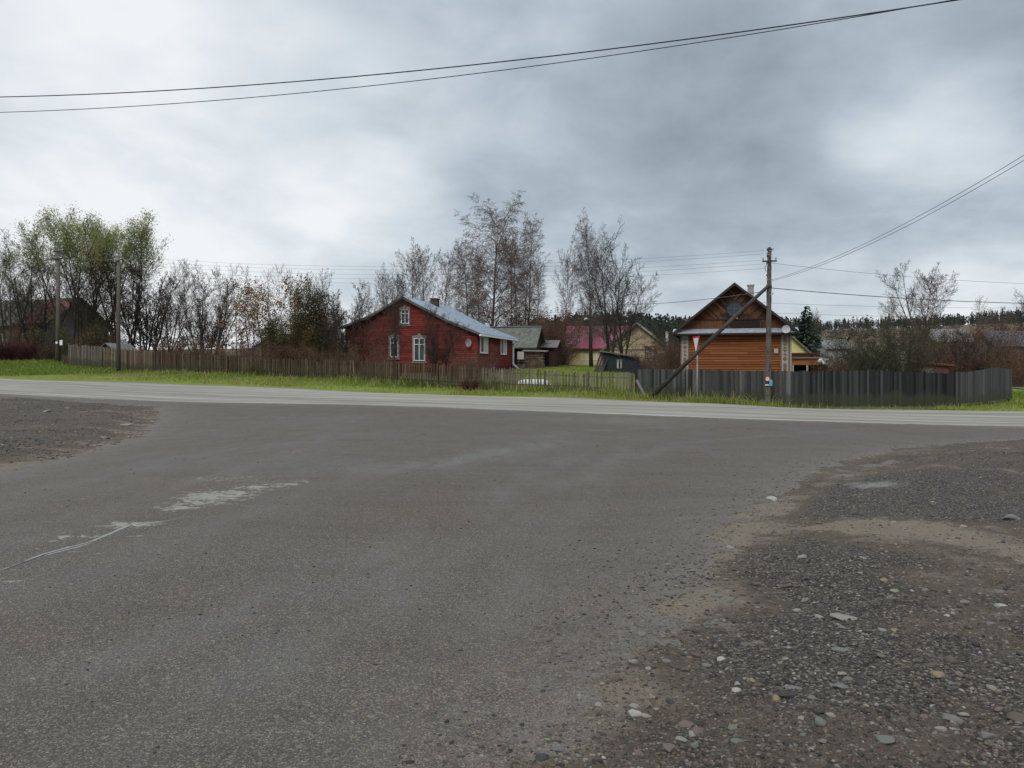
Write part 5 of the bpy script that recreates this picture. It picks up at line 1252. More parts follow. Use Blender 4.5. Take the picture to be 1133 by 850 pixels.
# --- red house
def red_house():
    rz = R(-16); zg = 1.7; W, D = 10.2, 8.9
    right = Vector((-2.43, 55.0, zg)); u = Vector((math.cos(rz), math.sin(rz), 0))
    b = right - u*W
    h = empty('red_house', b, rz, 'low dark red boarded house with blue grey metal roof', 'house')
    prof = [(-.25, zat(362.5,57.9)-zg), (W-8.16, zat(350,57.2)-zg), (W-5.5, zat(328.5,56.5)-zg), (W-2.08, zat(354.5,55.6)-zg), (W+.35, zat(369,54.9)-zg)]
    top = lambda x: float(np.interp(x, [p[0] for p in prof], [p[1] for p in prof]))
    eL, eR = top(0), top(W)
    m = MB(); m.xz([(0.02,-.6),(W-.02,-.6),(W-.02,top(W)-.12),(prof[3][0],prof[3][1]-.12),(prof[2][0],prof[2][1]-.12),(prof[1][0],prof[1][1]-.12),(.02,top(0)-.12)], .03, D); m.build('wall', M['dark_red_wood'], h)
    # front windows: (x0,x1,z0,z1)
    def sx(px):   # photo column -> local x along the front
        k = (px-CX)/F; s = (-2.43 - k*55)/(math.cos(rz) + k*math.sin(-rz)); return W - s
    def dx(x): return 55 + (W-x)*math.sin(-rz)
    wins = [(sx(430.3), sx(442.2), 373.5, 395.5), (sx(456.5), sx(471.5), 374, 399.5), (sx(442.3), sx(454.0), 342.5, 358.5)]
    W3 = []
    for x0, x1, t, bt in wins:
        dd = dx((x0+x1)/2); W3.append((x0, x1, zat(bt, dd)-zg, zat(t, dd)-zg))
    def xr(z):
        lo, hi = 0.0, W
        xs_ = np.linspace(0, W, 400); ok = [x for x in xs_ if top(x)-.06 > z+.07]
        if not ok: return []
        return cut([(ok[0], ok[-1])], [(a, b_) for a, b_, c, d_ in W3 if c-.05 < z < d_+.05])
    cl = MB(); clap(cl, 0, prof[2][1], .145, xr, .03); cl.build('plank_cladding', M['red_boards'], h)
    for i, (x0, x1, z0, z1) in enumerate(W3):
        w = window(h, x0+.10, x1-.10, z0, z1, .02, .06, (.5,), (.72,), 'white_paint', .06)
        c_ = MB(); xm = (x0+x1)/2; wd = (x1-x0)/2
        c_.box(x0, x0+.1, -.06, .03, z0-.08, z1+.02); c_.box(x1-.1, x1, -.06, .03, z0-.08, z1+.02); c_.box(x0-.04, x1+.04, -.075, .03, z0-.16, z0-.08)
        c_.xz([(x0-.06, z1+.02), (x1+.06, z1+.02), (x1+.0, z1+.14), (xm+.12, z1+.20), (xm, z1+.34), (xm-.12, z1+.20), (x0, z1+.14)], -.065, .02)
        if i < 2:
            for s_ in (): c_.xz([(s_, z0-.08), (s_+.1, z0-.08), (s_+.1, z1*.98), (s_+.05, z1+.06), (s_, z1*.98)], -.05, .02)
        c_.build('carved_surround', M['surround'], w)
    # long side wall with two white windows: build in a frame turned by 90 degrees
    side = MB(); sw = [(.55, 2.35), (5.55, 7.15)]
    zl = lambda py, dd: zat(py, dd) - zg
    SZ = [(zl(391.3,56.4), zl(372.6,56.4)), (zl(392.6,60.9), zl(374.6,60.9))]
    z = 0
    while z < eR - .1:
        zt = min(z+.115, eR-.06); hz = [(a, b_) for (a, b_), (c, d_) in zip(sw, SZ) if c-.04 < (z+zt)/2 < d_+.04]
        for a, b_ in cut([(.0, D)], hz):
            side.add([(W+.028,a,z),(W+.028,b_,z),(W+.01,b_,zt),(W+.01,a,zt),(W-.03,a,z),(W-.03,b_,z),(W-.03,b_,zt),(W-.03,a,zt)], [(0,1,2,3),(4,5,1,0),(3,2,6,7),(5,6,2,1),(4,0,3,7)])
        z += .145
    side.build('plank_cladding', M['red_boards'], h)
    for (a, b_), (z0, z1) in zip(sw, SZ):
        m = MB(); f = .13
        m.box(W-.04, W+.06, a, a+f, z0, z1); m.box(W-.04, W+.06, b_-f, b_, z0, z1); m.box(W-.04, W+.06, a+f, b_-f, z1-.1, z1); m.box(W-.04, W+.06, a+f, b_-f, z0, z0+.1); m.box(W-.03, W+.045, (a+b_)/2-.06, (a+b_)/2+.06, z0+.1, z1-.1)
        w = m.build('window', M['white_paint'], h); MB().box(W-.02, W+.012, a+.08, b_-.08, z0+.06, z1-.06).build('pane', M['glass'], w)
        m = MB(); m.box(W+.013, W+.02, (a+b_)/2+.07, b_-.14, z0+.1, z1-.1); m.build('curtain', M['curtain'], w)
    # roof slabs with seams
    for i in range(4):
        (xa, za), (xb, zb) = prof[i], prof[i+1]
        m = MB(); y0, y1 = -.35, D+.3
        m.hexa([(xa,y0,za-.07),(xb,y0,zb-.07),(xb,y1,zb-.07),(xa,y1,za-.07)], [(xa,y0,za),(xb,y0,zb),(xb,y1,zb),(xa,y1,za)])
        a_, b_, c_, d_ = (xa,y0+.02,za), (xa,y1,za), (xb,y1,zb), (xb,y0+.02,zb)
        ribs(m, a_, b_, c_, d_, 17)
        m.build('roof', M['roof_blue'], h)
        m = MB(); m.hexa([(xa,y0-.04,za-.16),(xb,y0-.04,zb-.16),(xb,y0-.002,zb-.16),(xa,y0-.002,za-.16)], [(xa,y0-.04,za+.015),(xb,y0-.04,zb+.015),(xb,y0-.002,zb+.015),(xa,y0-.002,za+.015)]); m.build('bargeboard', M['fascia_grey'], h)
    g = MB(); g.box(prof[4][0]-.06, prof[4][0]+.08, -.42, D+.34, prof[4][1]-.19, prof[4][1]-.075); g.build('gutter', M['white_gutter'], h)
    xg, zgut = prof[4][0], prof[4][1]-.15
    MB().tube([(xg, D+.25, zgut), (xg-.02, D+.22, zgut-.12), (W+.09, D-.05, zgut-.55), (W+.09, D-.08, .65), (W+.14, D-.14, .5), (W+.85, D-.6, .05)], .085, 8).build('downspout', M['white_gutter'], h)
    cx_ = prof[2][0]+.42; cz = top(cx_)
    m = MB().box(cx_-.26, cx_+.26, 4.6, 5.15, cz-.3, prof[2][1]+.22); c_ = m.build('chimney', M['brick_chim'], h); MB().box(cx_-.31, cx_+.31, 4.54, 5.21, prof[2][1]+.222, prof[2][1]+.30).build('chimney_cap', M['brick_chim'], c_)
    # dish on the gable wall
    xs_ = sx(519.8); v = Vector((-math.sin(rz), math.cos(rz), 0)); dd = dx(xs_)
    pos = b + u*xs_ - v*.30 + Vector((0,0,zat(379.5, dd)-zg))
    ds = empty('satellite_dish', pos, rz+R(40), 'oval pale satellite dish on the red gable wall', 'satellite dish')
    ring = [(.23*math.cos(2*math.pi*i/20), .29*math.sin(2*math.pi*i/20)) for i in range(20)]
    m = MB(); m.add([(0, .07, 0)] + [(x*.55, .045, z*.55) for x, z in ring] + [(x, 0, z) for x, z in ring], [(0, 1+i, 1+(i+1) % 20) for i in range(20)] + [(1+i, 21+i, 21+(i+1) % 20, 1+(i+1) % 20) for i in range(20)])
    m.build('dish', M['white_worn'], ds, True); MB().tube([(0,-.02,-.34),(0,-.24,-.16),(0,-.3,-.02)], .014, 5).build('feed_arm', M['metal_dark'], ds)
    MB().tube([(0,.07,0),(0.1,.3,-.06)], .02, 6).build('bracket', M['metal_dark'], ds)
red_house()

# --- generic small gabled building; ridge along local x, front facing -y
def cottage(name, label, loc, rz, W, D, hw, hr, wall, roof, cat='house', ov=.3, gable_front=False, ribsn=0):
    h = empty(name, loc, rz, label, cat)
    m = MB()
    if gable_front:
        m.xz([(0,-.5),(W,-.5),(W,hw),(W/2,hr-.05),(0,hw)], 0, D)
    else:
        m.yz([(0,-.5),(D,-.5),(D,hw),(D/2,hr-.05),(0,hw)], 0, W)
    m.build('wall', M[wall], h)
    sl = (hr-hw)/((W if gable_front else D)/2)
    for sg in (-1, 1):
        m = MB()
        if gable_front:
            xe = W/2+sg*(W/2+ov); a, b, c, d = (W/2,-ov,hr+.03),(W/2,D+ov,hr+.03),(xe,D+ov,hw-sl*ov+.03),(xe,-ov,hw-sl*ov+.03)
        else:
            ye = D/2+sg*(D/2+ov); a, b, c, d = (-ov,D/2,hr+.03),(W+ov,D/2,hr+.03),(W+ov,ye,hw-sl*ov+.03),(-ov,ye,hw-sl*ov+.03)
        roof_panel(m, a, b, c, d, .06)
        if ribsn: ribs(m, a, b, c, d, ribsn)
        m.build('roof', M[roof], h)
    return h

# shed behind the red house: mossy slope, gable end to the right
def mossy_shed():
    p = at(549, 66); zg = p.z
    h = cottage('wooden_shed', 'dark wooden shed with mossy grey roof behind the red house', (p.x-1.2, 66, zg), R(-12), 4.35, 4.6, zat(381,66)-zg-.1, zat(361.5,67)-zg, 'dark_red_wood', 'roof_moss', 'shed', .35)
    D_, hw, hr = 4.6, zat(381,66)-zg-.1, zat(361.5,67)-zg
    m = MB(); m.box(-.38, 4.73, D_/2-.16, D_/2+.16, hr+.035, hr+.07); m.build('ridge_cap', M['roof_blue'], h)
    MB().box(2.0, 3.0, -.03, .02, .1, 1.95).build('door', M['dark_void'], h)
    m = MB()
    for i in range(7): m.box(.2+.26*i, .42+.26*i, -.04, .01, .2, 1.9)
    m.build('plank_cladding', M['dark_wood'], h)
    MB().yz([(.2,.2),(D_-.2,.2),(D_-.2,hw),(D_/2,hr-.2),(.2,hw)], 4.35, 4.40).build('gable', M['dark_wood'], h)
    MB().box(.4, 4.2, -1.2, .0, -.3, .28).build('porch', M['grey_wood'], h)
    # lower outbuilding to its right
    q = at(604, 68)
    h2 = cottage('outbuilding', 'low dark outbuilding with pale roof edge right of the mossy shed', (q.x-.9, 68.5, q.z), R(-12), 1.7, 2.6, zat(383,68)-q.z, zat(376.5,69)-q.z, 'dark_red_wood', 'roof_grey', 'shed', .3)
    MB().box(.5, 1.2, -.03, .02, 0, 1.5).build('door', M['dark_void'], h2)
    # woodpile under a little roof of boards
    w = at(591, 62.5); z0 = w.z
    wp = empty('woodpile', (w.x-.75, 62.5, z0), R(-12), 'stacked firewood under a board roof in the yard', 'woodpile')
    rng = random.Random(2); m = MB(); row = 0; z = .08
    while z < 1.25:
        x = .1 + (.07 if row % 2 else 0)
        while x < 1.5:
            r = rng.uniform(.055, .085); m.tube([(x, -.02+rng.uniform(-.04,.04), z), (x+.01, .55, z)], r, 6); x += .15
        z += .135; row += 1
    m.build('logs', M['log_wood'], wp)
    m = MB(); m.hexa([(-.2,-.25,1.38),(1.8,-.25,1.32),(1.8,.8,1.42),(-.2,.8,1.48)], [(-.2,-.25,1.43),(1.8,-.25,1.37),(1.8,.8,1.47),(-.2,.8,1.53)]); m.build('board_roof', M['grey_wood'], wp)
    m = MB(); m.tube([(1.55,-.1,0),(1.2,-.15,.75)], .03, 6); m.tube([(1.75,-.2,0),(1.35,-.15,.7)], .03, 6); m.build('props', M['grey_wood'], wp)
    tr = empty('sawhorse', (w.x-1.25, 62.2, g1(w.x-1.25, 62.2)), R(-12), 'pale sawhorse with a board beside the woodpile', 'sawhorse')
    m = MB()
    for x in (0, .5):
        m.tube([(x-.05,-.3,0),(x+.02,.25,.8)], .03, 6); m.tube([(x+.05,.3,0),(x+.02,-.25,.8)], .03, 6)
    m.build('legs', M['grey_wood'], tr); MB().box(-.15,.75,-.05,.05,.55,.62).build('beam', M['grey_wood'], tr)
    MB().box(-.02,.5,-.32,-.28,.75,1.35).build('board', M['pale_board'], tr)
mossy_shed()

def pink_house():
    p = at(628, 78); zg = 2.1; rz = R(-6)
    W = (668-628)/F*78; hw = zat(384.5,78)-zg; hr = zat(361.5,82)-zg
    h = cottage('cottage', 'cream cottage with raspberry pink metal roof', (p.x+.1, 78, zg), rz, W+3.4, 7.5, hw, hr, 'cream_wall', 'roof_pink', 'house', .35, ribsn=16)
    x0 = (642-628)/F*78; x1 = (659.5-628)/F*78
    window(h, x0, x1, zat(399,78)-zg, zat(388.5,78)-zg, 0, .11, (.3,.68), (), 'white_paint', .05)
    MB().box(-.3, W+.1, -.35, -.3, hw-.30, hw-.12).build('fascia', M['dark_red_wood'], h)
    MB().box(0, W, -.05, -.0, -.1, .12).build('plinth', M['fascia_grey'], h)
    # dark red gate beside it
    g = empty('yard_gate', (p.x-1.0, 77.3, g1(p.x-1.0, 77.3)), R(-4), 'dark red board gate with little roof left of the cream cottage', 'gate')
    m = MB()
    for i in range(8): m.box(.04+.11*i, .14+.11*i, 0, .04, .05, 1.5)
    m.build('plank_leaf', M['dark_red_wood'], g)
    for x in (-.08, .96): MB().box(x, x+.1, -.02, .08, -.2, 1.85).build('post', M['grey_wood'], g)
    MB().yz([(-.35,1.78),(.03,1.95),(.4,1.78),(.4,1.83),(.03,2.01),(-.35,1.83)], -.25, 1.25).build('roof', M['grey_wood'], g)
    # paling left of the gate
    f = empty('paling_fence', (p.x-4.6, 77.0, g1(p.x-4.6, 77)), R(-2), 'dark red brown paling fence left of the red gate', 'fence')
    m = MB()
    for i in range(26): m.box(.13*i, .13*i+.09, 0, .025, .05, 1.15+.05*math.sin(i*2.1))
    m.build('slat_panel', M['dark_red_wood'], f)
    for z in (.3, .95): MB().box(0, 3.4, .03, .07, z, z+.07).build('rail', M['dark_wood'], f)
    # tan gable building to the right
    q = at(676, 74); zg2 = 1.95; W2 = (744-668)/F*74
    h2 = cottage('tan_house', 'tan plastered gable house behind the dark shed', (at(667,74).x, 74.5, zg2), R(-9), W2, 8, zat(387,74)-zg2, zat(357.0,74)-zg2, 'tan_wall', 'roof_grey', 'house', .35, gable_front=True)
    hw2, hr2 = zat(387,74)-zg2, zat(357.0,74)-zg2
    for sg in (-1, 1):
        m = MB(); xe = W2/2+sg*(W2/2+.38); a_ = Vector((W2/2,-.42,hr2+.06)); b_ = Vector((xe,-.42,hw2-.36*(hr2-hw2)/(W2/2)+.05)); dn = Vector((0,0,-.22)); yy = Vector((0,.05,0))
        m.hexa([a_+dn,b_+dn,b_+dn+yy,a_+dn+yy],[a_,b_,b_+yy,a_+yy]); m.build('bargeboard', M['white_worn'] if sg == 1 else M['grey_wood'], h2)
    MB().box(0.1, W2-.1, -.05, -.002, hw2-.05, hw2+.05).build('moulding', M['grey_wood'], h2)
    window(h2, W2*.62, W2*.62+1.0, .9, 2.1, 0, .09, (.5,), (), 'grey_wood', .05)
    st = P(737, 388, 73); e = empty('flue_pipe', (st.x, 72.6, g1(st.x, 72.6)), 0, 'thin pale metal flue pipe right of the tan gable', 'flue pipe')
    MB().tube([(0,0,-.1),(0,0,zat(368,72.6)-e.location.z)], .13, 10).build('pipe', M['white_gutter'], e); MB().tube([(0,0,zat(368,72.6)-e.location.z+.002),(0,0,zat(366.8,72.6)-e.location.z)], [.19,.05], 10).build('cowl', M['metal_grey'], e)
pink_house()

def dark_shed():
    d = 57; p = at(668, d); zg = p.z; W = (707.5-668)/F*d; zl, zr = zat(389.5,d)-zg, zat(396,d)-zg
    h = empty('lean_to_shed', (p.x, d, zg), R(-4), 'small blackish shed with slanted roof and one pale window', 'shed')
    m = MB(); n = 17
    for i in range(n):
        a, b = W*i/n, W*(i+1)/n-.012; za, zb = zl+(zr-zl)*a/W-.06, zl+(zr-zl)*b/W-.06
        m.xz([(a,-.2),(b,-.2),(b,zb),(a,za)], -.02-.008*(i % 2), .03)
    m.build('plank_cladding', M['bluish_wood'], h)
    MB().xz([(.02,-.3),(W-.02,-.3),(W-.02,zr-.06),(.02,zl-.06)], .03, 2.4).build('wall', M['dark_wood'], h)
    m = MB(); m.hexa([(-.2,-.3,zl+.0),(W+.25,-.3,zr-.02),(W+.25,2.7,zr+.03),(-.2,2.7,zl+.05)], [(-.2,-.3,zl+.08),(W+.25,-.3,zr+.06),(W+.25,2.7,zr+.11),(-.2,2.7,zl+.13)]); m.build('roof', M['grey_wood'], h)
    x0 = (682-668)/F*d; x1 = (688-668)/F*d; w = window(h, x0, x1, zat(408,d)-zg, zat(397.5,d)-zg, -.03, .05, (), (.78,), 'grey_wood', .03, pane='curtain')
    e = empty('leaning_boards', (p.x-.75, d-.3, g1(p.x-.75, d-.3)), 0, 'dark old boards leaning against the left side of the small shed', 'boards')
    for i in range(4):
        x = i*.16; MB().hexa([(x,-.25-.05*i,0),(x+.13,-.25-.05*i,0),(x+.13,-.21-.05*i,0),(x,-.21-.05*i,0)], [(x+.45,.25,1.25-.1*i),(x+.58,.25,1.25-.1*i),(x+.58,.29,1.25-.1*i),(x+.45,.29,1.25-.1*i)]).build('board', M['dark_wood'], e)
    # pale upturned sheet behind the gappy fence
    q = at(591, 45.2); o = empty('bath_tub', (q.x-.85, q.y, q.z), R(-10), 'white upturned tub lying behind the gappy picket fence', 'tub')
    m = MB(); ring = []
    for z, s in ((-.08,1),(.05,.97),(.16,.86),(.21,.6)):
        ring.append([(.85+.95*s*math.copysign(abs(math.cos(a))**.7, math.cos(a)), .4*s*math.copysign(abs(math.sin(a))**.7, math.sin(a)), z+.1) for a in np.linspace(0, 2*math.pi, 22, endpoint=False)])
    m.add([v for r in ring for v in r], [(i*22+k, i*22+(k+1) % 22, (i+1)*22+(k+1) % 22, (i+1)*22+k) for i in range(3) for k in range(22)] + [tuple(66+k for k in range(22))]); m.build('shell', M['dish'], o, True)
    m = MB().tube([(.85+.97*math.cos(a), .42*math.sin(a), .03) for a in np.linspace(0, 2*math.pi, 25)], .03, 6, False); m.build('rim', M['white_paint'], o)
dark_shed()

def far_buildings():
    # yellow house with veranda on the right
    d = 68; p = at(868, d); zg = 1.1
    h = cottage('yellow_house', 'pale yellow house with brown eaves behind the brown house', (at(846,d).x, d+1.2, zg), R(-12), (906-846)/F*d, 7, zat(396,d)-zg, zat(368,d)-zg, 'yellow_wall', 'roof_rust', 'house', .3, gable_front=True)
    W = (906-846)/F*d; hw, hr = zat(396,d)-zg, zat(368,d)-zg
    for sg in (-1, 1):
        m = MB(); xe = W/2+sg*(W/2+.3); a_, b_ = Vector((W/2,-.38,hr+.05)), Vector((xe,-.38,hw-.25)); dn = Vector((0,0,-.2)); yy = Vector((0,.05,0)); m.hexa([a_+dn,b_+dn,b_+dn+yy,a_+dn+yy],[a_,b_,b_+yy,a_+yy]); m.build('bargeboard', M['grey_wood'], h)
    MB().box(-.2, W+.2, -.5, -.02, zat(392.5,d)-zg, zat(390.5,d)-zg).build('cornice', M['dark_red_wood'], h)
    v = MB().box(.1, W+.2, -1.8, -.03, zat(404,d)-zg, zat(397.5,d)-zg).build('veranda', M['orange_boards'], h)
    m = MB()
    for i in range(5): m.box(.1+i*(W-.05)/4, .25+i*(W-.05)/4, -1.78, -1.66, -.3, zat(404,d)-zg)
    m.build('post', M['white_worn'], v)
    MB().box(.15, W+.1, -.5, -.03, .1, zat(404.2,d)-zg-.05).build('opening', M['dark_void'], v)
    m = MB(); m.hexa([(-.05,-1.95,zat(397.4,d)-zg),(W+.4,-1.95,zat(397.4,d)-zg),(W+.4,-.02,zat(395.6,d)-zg),(-.05,-.02,zat(395.6,d)-zg)], [(-.05,-1.95,zat(396.6,d)-zg),(W+.4,-1.95,zat(396.6,d)-zg),(W+.4,-.02,zat(394.8,d)-zg),(-.05,-.02,zat(394.8,d)-zg)]); m.build('roof', M['roof_rust'], v)
    c = empty('white_drum', (at(911,66).x, 66, at(911,66).z), 0, 'pale tank on legs right of the yellow house', 'tank')
    MB().tube([(0,-.5,zat(400,66)-c.location.z),(0,.5,zat(400,66)-c.location.z)], .3, 14).build('tank', M['white_paint'], c)
    for x in (-.2,.2): MB().box(x-.04,x+.04,-.3,.3,-.1,zat(402.6,66)-c.location.z).build('leg', M['metal_dark'], c)
    # collapsed brick outbuilding
    d = 54; p = at(1012, d); h = empty('brick_ruin', (p.x, d, p.z), R(-10), 'low red brick ruin with sagging dark roof behind the charcoal fence', 'ruin')
    W = (1045-1010)/F*d; a, b_ = zat(399.5,d)-p.z, zat(403.5,d)-p.z
    MB().xz([(0,-.2),(W,-.2),(W,b_-.12),(W*.5,(a+b_)/2-.15),(0,a-.15)], 0, 2.2).build('wall', M['brick'], h)
    MB().hexa([(-.2,-.25,a-.1),(W+.3,-.25,b_-.1),(W+.3,2.4,b_+.02),(-.2,2.4,a+.02)], [(-.2,-.25,a),(W+.3,-.25,b_),(W+.3,2.4,b_+.12),(-.2,2.4,a+.12)]).build('roof', M['roof_rust'], h)
    MB().box(W*.15, W*.55, -.03, .0, -.1, 1.0).build('board_patch', M['grey_wood'], h)
    # far roofs on the hill side
    for nm, lab, px, d, w, tp, bt, wl, rf in (('barn', 'long grey roofed barn on the far slope', 1036, 112, 38, 364.5, 377, 'grey_wood', 'roof_grey'), ('barn', 'dark house with purple roof at the right edge', 1104, 92, 60, 367, 382, 'fascia_grey', 'roof_purple'),
                              ('village_house', 'pale grey village house beyond the apple tree', 915, 120, 24, 376, 385, 'white_worn', 'roof_grey'), ('village_house', 'small tan village house beyond the dark spruce', 948, 150, 20, 372, 378, 'tan_wall', 'roof_rust')):
        p = at(px, d); W = w/F*d
        hh = cottage(nm, lab, (p.x, d, p.z), R(-8), W, 7, zat(bt,d)-p.z, zat(tp,d+3.5)-p.z, wl, rf, 'house', .4)
        hv = zat(bt,d)-p.z
        for fx in (.2, .55): window(hh, W*fx, W*fx+1.0, hv*.38, hv*.38+1.1, 0, .1, (.5,), (), 'white_worn', .05)
    # barn on the left
    d = 74; p = at(-30, d); zg = p.z
    W = (66+30)/F*d
    h = cottage('barn', 'old barn with mossy grey roof at the left edge', (p.x, d, zg), R(-12), W, 8, zat(358,d)-zg, zat(333,d+4)-zg, 'fascia_grey', 'roof_moss', 'barn', .45)
    hv = zat(358,d)-zg
    window(h, W*.62, W*.62+1.0, hv*.35, hv*.35+1.1, 0, .1, (.5,), (.5,), 'white_worn', .05); window(h, W*.35, W*.35+1.0, hv*.35, hv*.35+1.1, 0, .1, (.5,), (.5,), 'white_worn', .05)
    MB().box(W*.8, W*.8+1.0, -.04, .0, 0, 1.9).build('door', M['dark_red_wood'], h)
    m = MB(); m.hexa([(W*.6,-.55,zat(359.8,d)-zg),(W+.47,-.55,zat(359.8,d)-zg),(W+.47,4,zat(333,d+4)-zg+.05),(W*.6,4,zat(333,d+4)-zg+.05)], [(W*.6,-.55,zat(359,d)-zg),(W+.47,-.55,zat(359,d)-zg),(W+.47,4,zat(332.4,d+4)-zg+.08),(W*.6,4,zat(332.4,d+4)-zg+.08)]); m.build('roof_patch', M['roof_rust'], h)
    # garden hut glimpsed through the thicket
    p = at(279, 66); h = cottage('garden_hut', 'pale grey garden hut glimpsed behind the orange leaved tree', (p.x, 66, p.z), R(-15), 2.6, 2.6, zat(386,66)-p.z, zat(376.5,67)-p.z, 'white_worn', 'roof_grey', 'hut', .2, gable_front=True)
    MB().box(.9, 1.7, -.03, .0, 0, 1.5).build('door', M['dark_void'], h)
    # low blue grey roof behind the left pickets
    p = at(110, 63); h = cottage('woodshed', 'low hut with grey gable roof behind the left pickets', (p.x, 63, p.z), R(-20), 1.5, 2.2, zat(386.5,63)-p.z, zat(380,63)-p.z, 'dark_wood', 'roof_grey', 'hut', .15, gable_front=True)
    MB().box(.5, 1.2, -.03, .0, 0, .7).build('door', M['dark_wood'], h)
far_buildings()

# ------------------------------------------------------------------ poles, signs, wires
def insul(parent, x, y, z): MB().tube([(x,y,z),(x,y,z+.05),(x,y,z+.06),(x,y,z+.12),(x,y,z+.14)], [.015,.015,.045,.04,.02], 8).build('insulator', M['porcelain'], parent)
MP = at(849.5, 37.6)
def main_pole():
    H = zat(276, 37.6) - MP.z
    p = empty('utility_pole', MP, R(-14), 'tall wooden utility pole propped by a diagonal brace before the brown house', 'utility pole')
    r = random.Random(1); n = 26
    m = MB().tube([(.075*i/n+r.gauss(0,.006), r.gauss(0,.006), -.3+(H+.3)*i/n) for i in range(n+1)], [.15-.055*i/n+r.gauss(0,.004) for i in range(n+1)], 12)
    pole = m.build('pole', M['pole_wood'], p, True)
    m = MB()
    for i in range(34):      # climbing stubs, torn bark, fittings
        z = r.uniform(1.6, H-.1); a = r.uniform(0, 6.28); x = .075*z/H; m.box(x+.115*math.cos(a)-.022, x+.115*math.cos(a)+.03, .115*math.sin(a)-.03, .115*math.sin(a)+.03, z, z+r.uniform(.04,.14))
    m.build('bark_scraps', M['brace_wood'], p)
    zc = zat(289.5, 37.6) - MP.z
    c = MB().box(-.33+.07, .33+.07, -.16, -.10, zc-.035, zc+.035).build('crossarm', M['metal_dark'], p)
    for x in (-.22, .36): insul(c, x, -.13, zc+.036)
    m = MB().tube([(-.05,-.16,zc-.1),(-.14,-.2,zc-.32),(-.1,-.2,zc-.5),(0,-.15,zc-.4)], .014, 5); m.build('jumper_wire', M['wire_grey'], p)
    for i, z in enumerate((zc+.3, zc+.5, zc-.9, zc-1.6, zc-2.1)):
        MB().tube([(.06,-.11,z),(.06+(.16 if i % 2 else -.10),-.16,z),(.06+(.16 if i % 2 else -.10),-.16,z+.09)], [.014,.014,.04], 7).build('insulator', M['porcelain'], p)
    MB().tube([(.07,0,H-.05),(.07,0,H+.02),(.07,0,H+.10)], [.125,.12,.05], 10).build('pole_cap', M['metal_dark'], p)
    m = MB()
    for z in (zat(317,37.6)-MP.z, zat(318.5,37.6)-MP.z, .5, 1.0): m.tube([(.06*z/H+.148*math.cos(a), .148*math.sin(a), z) for a in np.linspace(0, 2*math.pi, 15)], .012, 5, False)
    m.build('wire_binding', M['metal_dark'], p)
    # diagonal brace, in the pole's own frame
    inv = Matrix.Rotation(R(14), 3, 'Z')
    f = inv @ (at(715, 39.3) - MP); t = Vector((.04, -.16, zat(317,37.6)-MP.z))
    k = t + (f-t).normalized()*.34; k.z += .03
    MB().tube([t+Vector((0,0,.04)), k, t.lerp(f,.4)+Vector((0,0,.02)), f+Vector((0,0,-.1))], [.07,.085,.10,.12], 10).build('brace', M['brace_wood'], p, True)
    s0 = inv @ (P(704.5, 421, 39.9) - MP); MB().tube([f+Vector((0,0,.05)), s0], .07, 8).build('strut', M['grey_wood'], p)
    # plates on the pole
    s = empty('pole_plate', P(849.2, 419.3, 37.36), R(-4), 'round white and red plate on the braced pole', 'plate')
    ring = lambda r_: [(r_*math.cos(2*math.pi*i/20), r_*math.sin(2*math.pi*i/20)) for i in range(20)]
    MB().xz(ring(.105), -.006, .006).build('disc', M['sign_white'], s)
    MB().ring_xz(ring(.115), ring(.085), -.012, -.006).build('rim', M['sign_red'], s)
    MB().box(-.06, .055, -.010, -.0065, -.018, .014).build('bar', M['sign_red'], s)
    MB().box(-.03, .03, .006, .085, -.02, .02).build('bracket', M['metal_dark'], s)
    s = empty('pole_plate', P(852.6, 423.8, 37.34), R(-14), 'turquoise rectangular plate on the braced pole', 'plate')
    MB().box(-.06, .085, -.008, .008, -.14, .15).build('plate', M['sign_teal'], s); MB().box(-.045, .07, -.012, -.0085, .02, .12).build('blank_panel', mat_plain('teal_light', (.11,.36,.36), .5, .15), s)
    MB().box(-.09, -.01, .008, .10, -.02, .02).build('bracket', M['metal_dark'], s)
    s = empty('pole_plate', P(848.6, 426.0, 37.37), R(-14), 'small white number plate under the round plate', 'plate')
    MB().box(-.08, .08, -.004, .004, -.022, .022).build('plate', M['sign_white'], s); MB().box(-.03, .03, .004, .08, -.01, .01).build('bracket', M['metal_dark'], s)
main_pole()
LP1, LP2 = at(64, 62), at(131, 55.5)
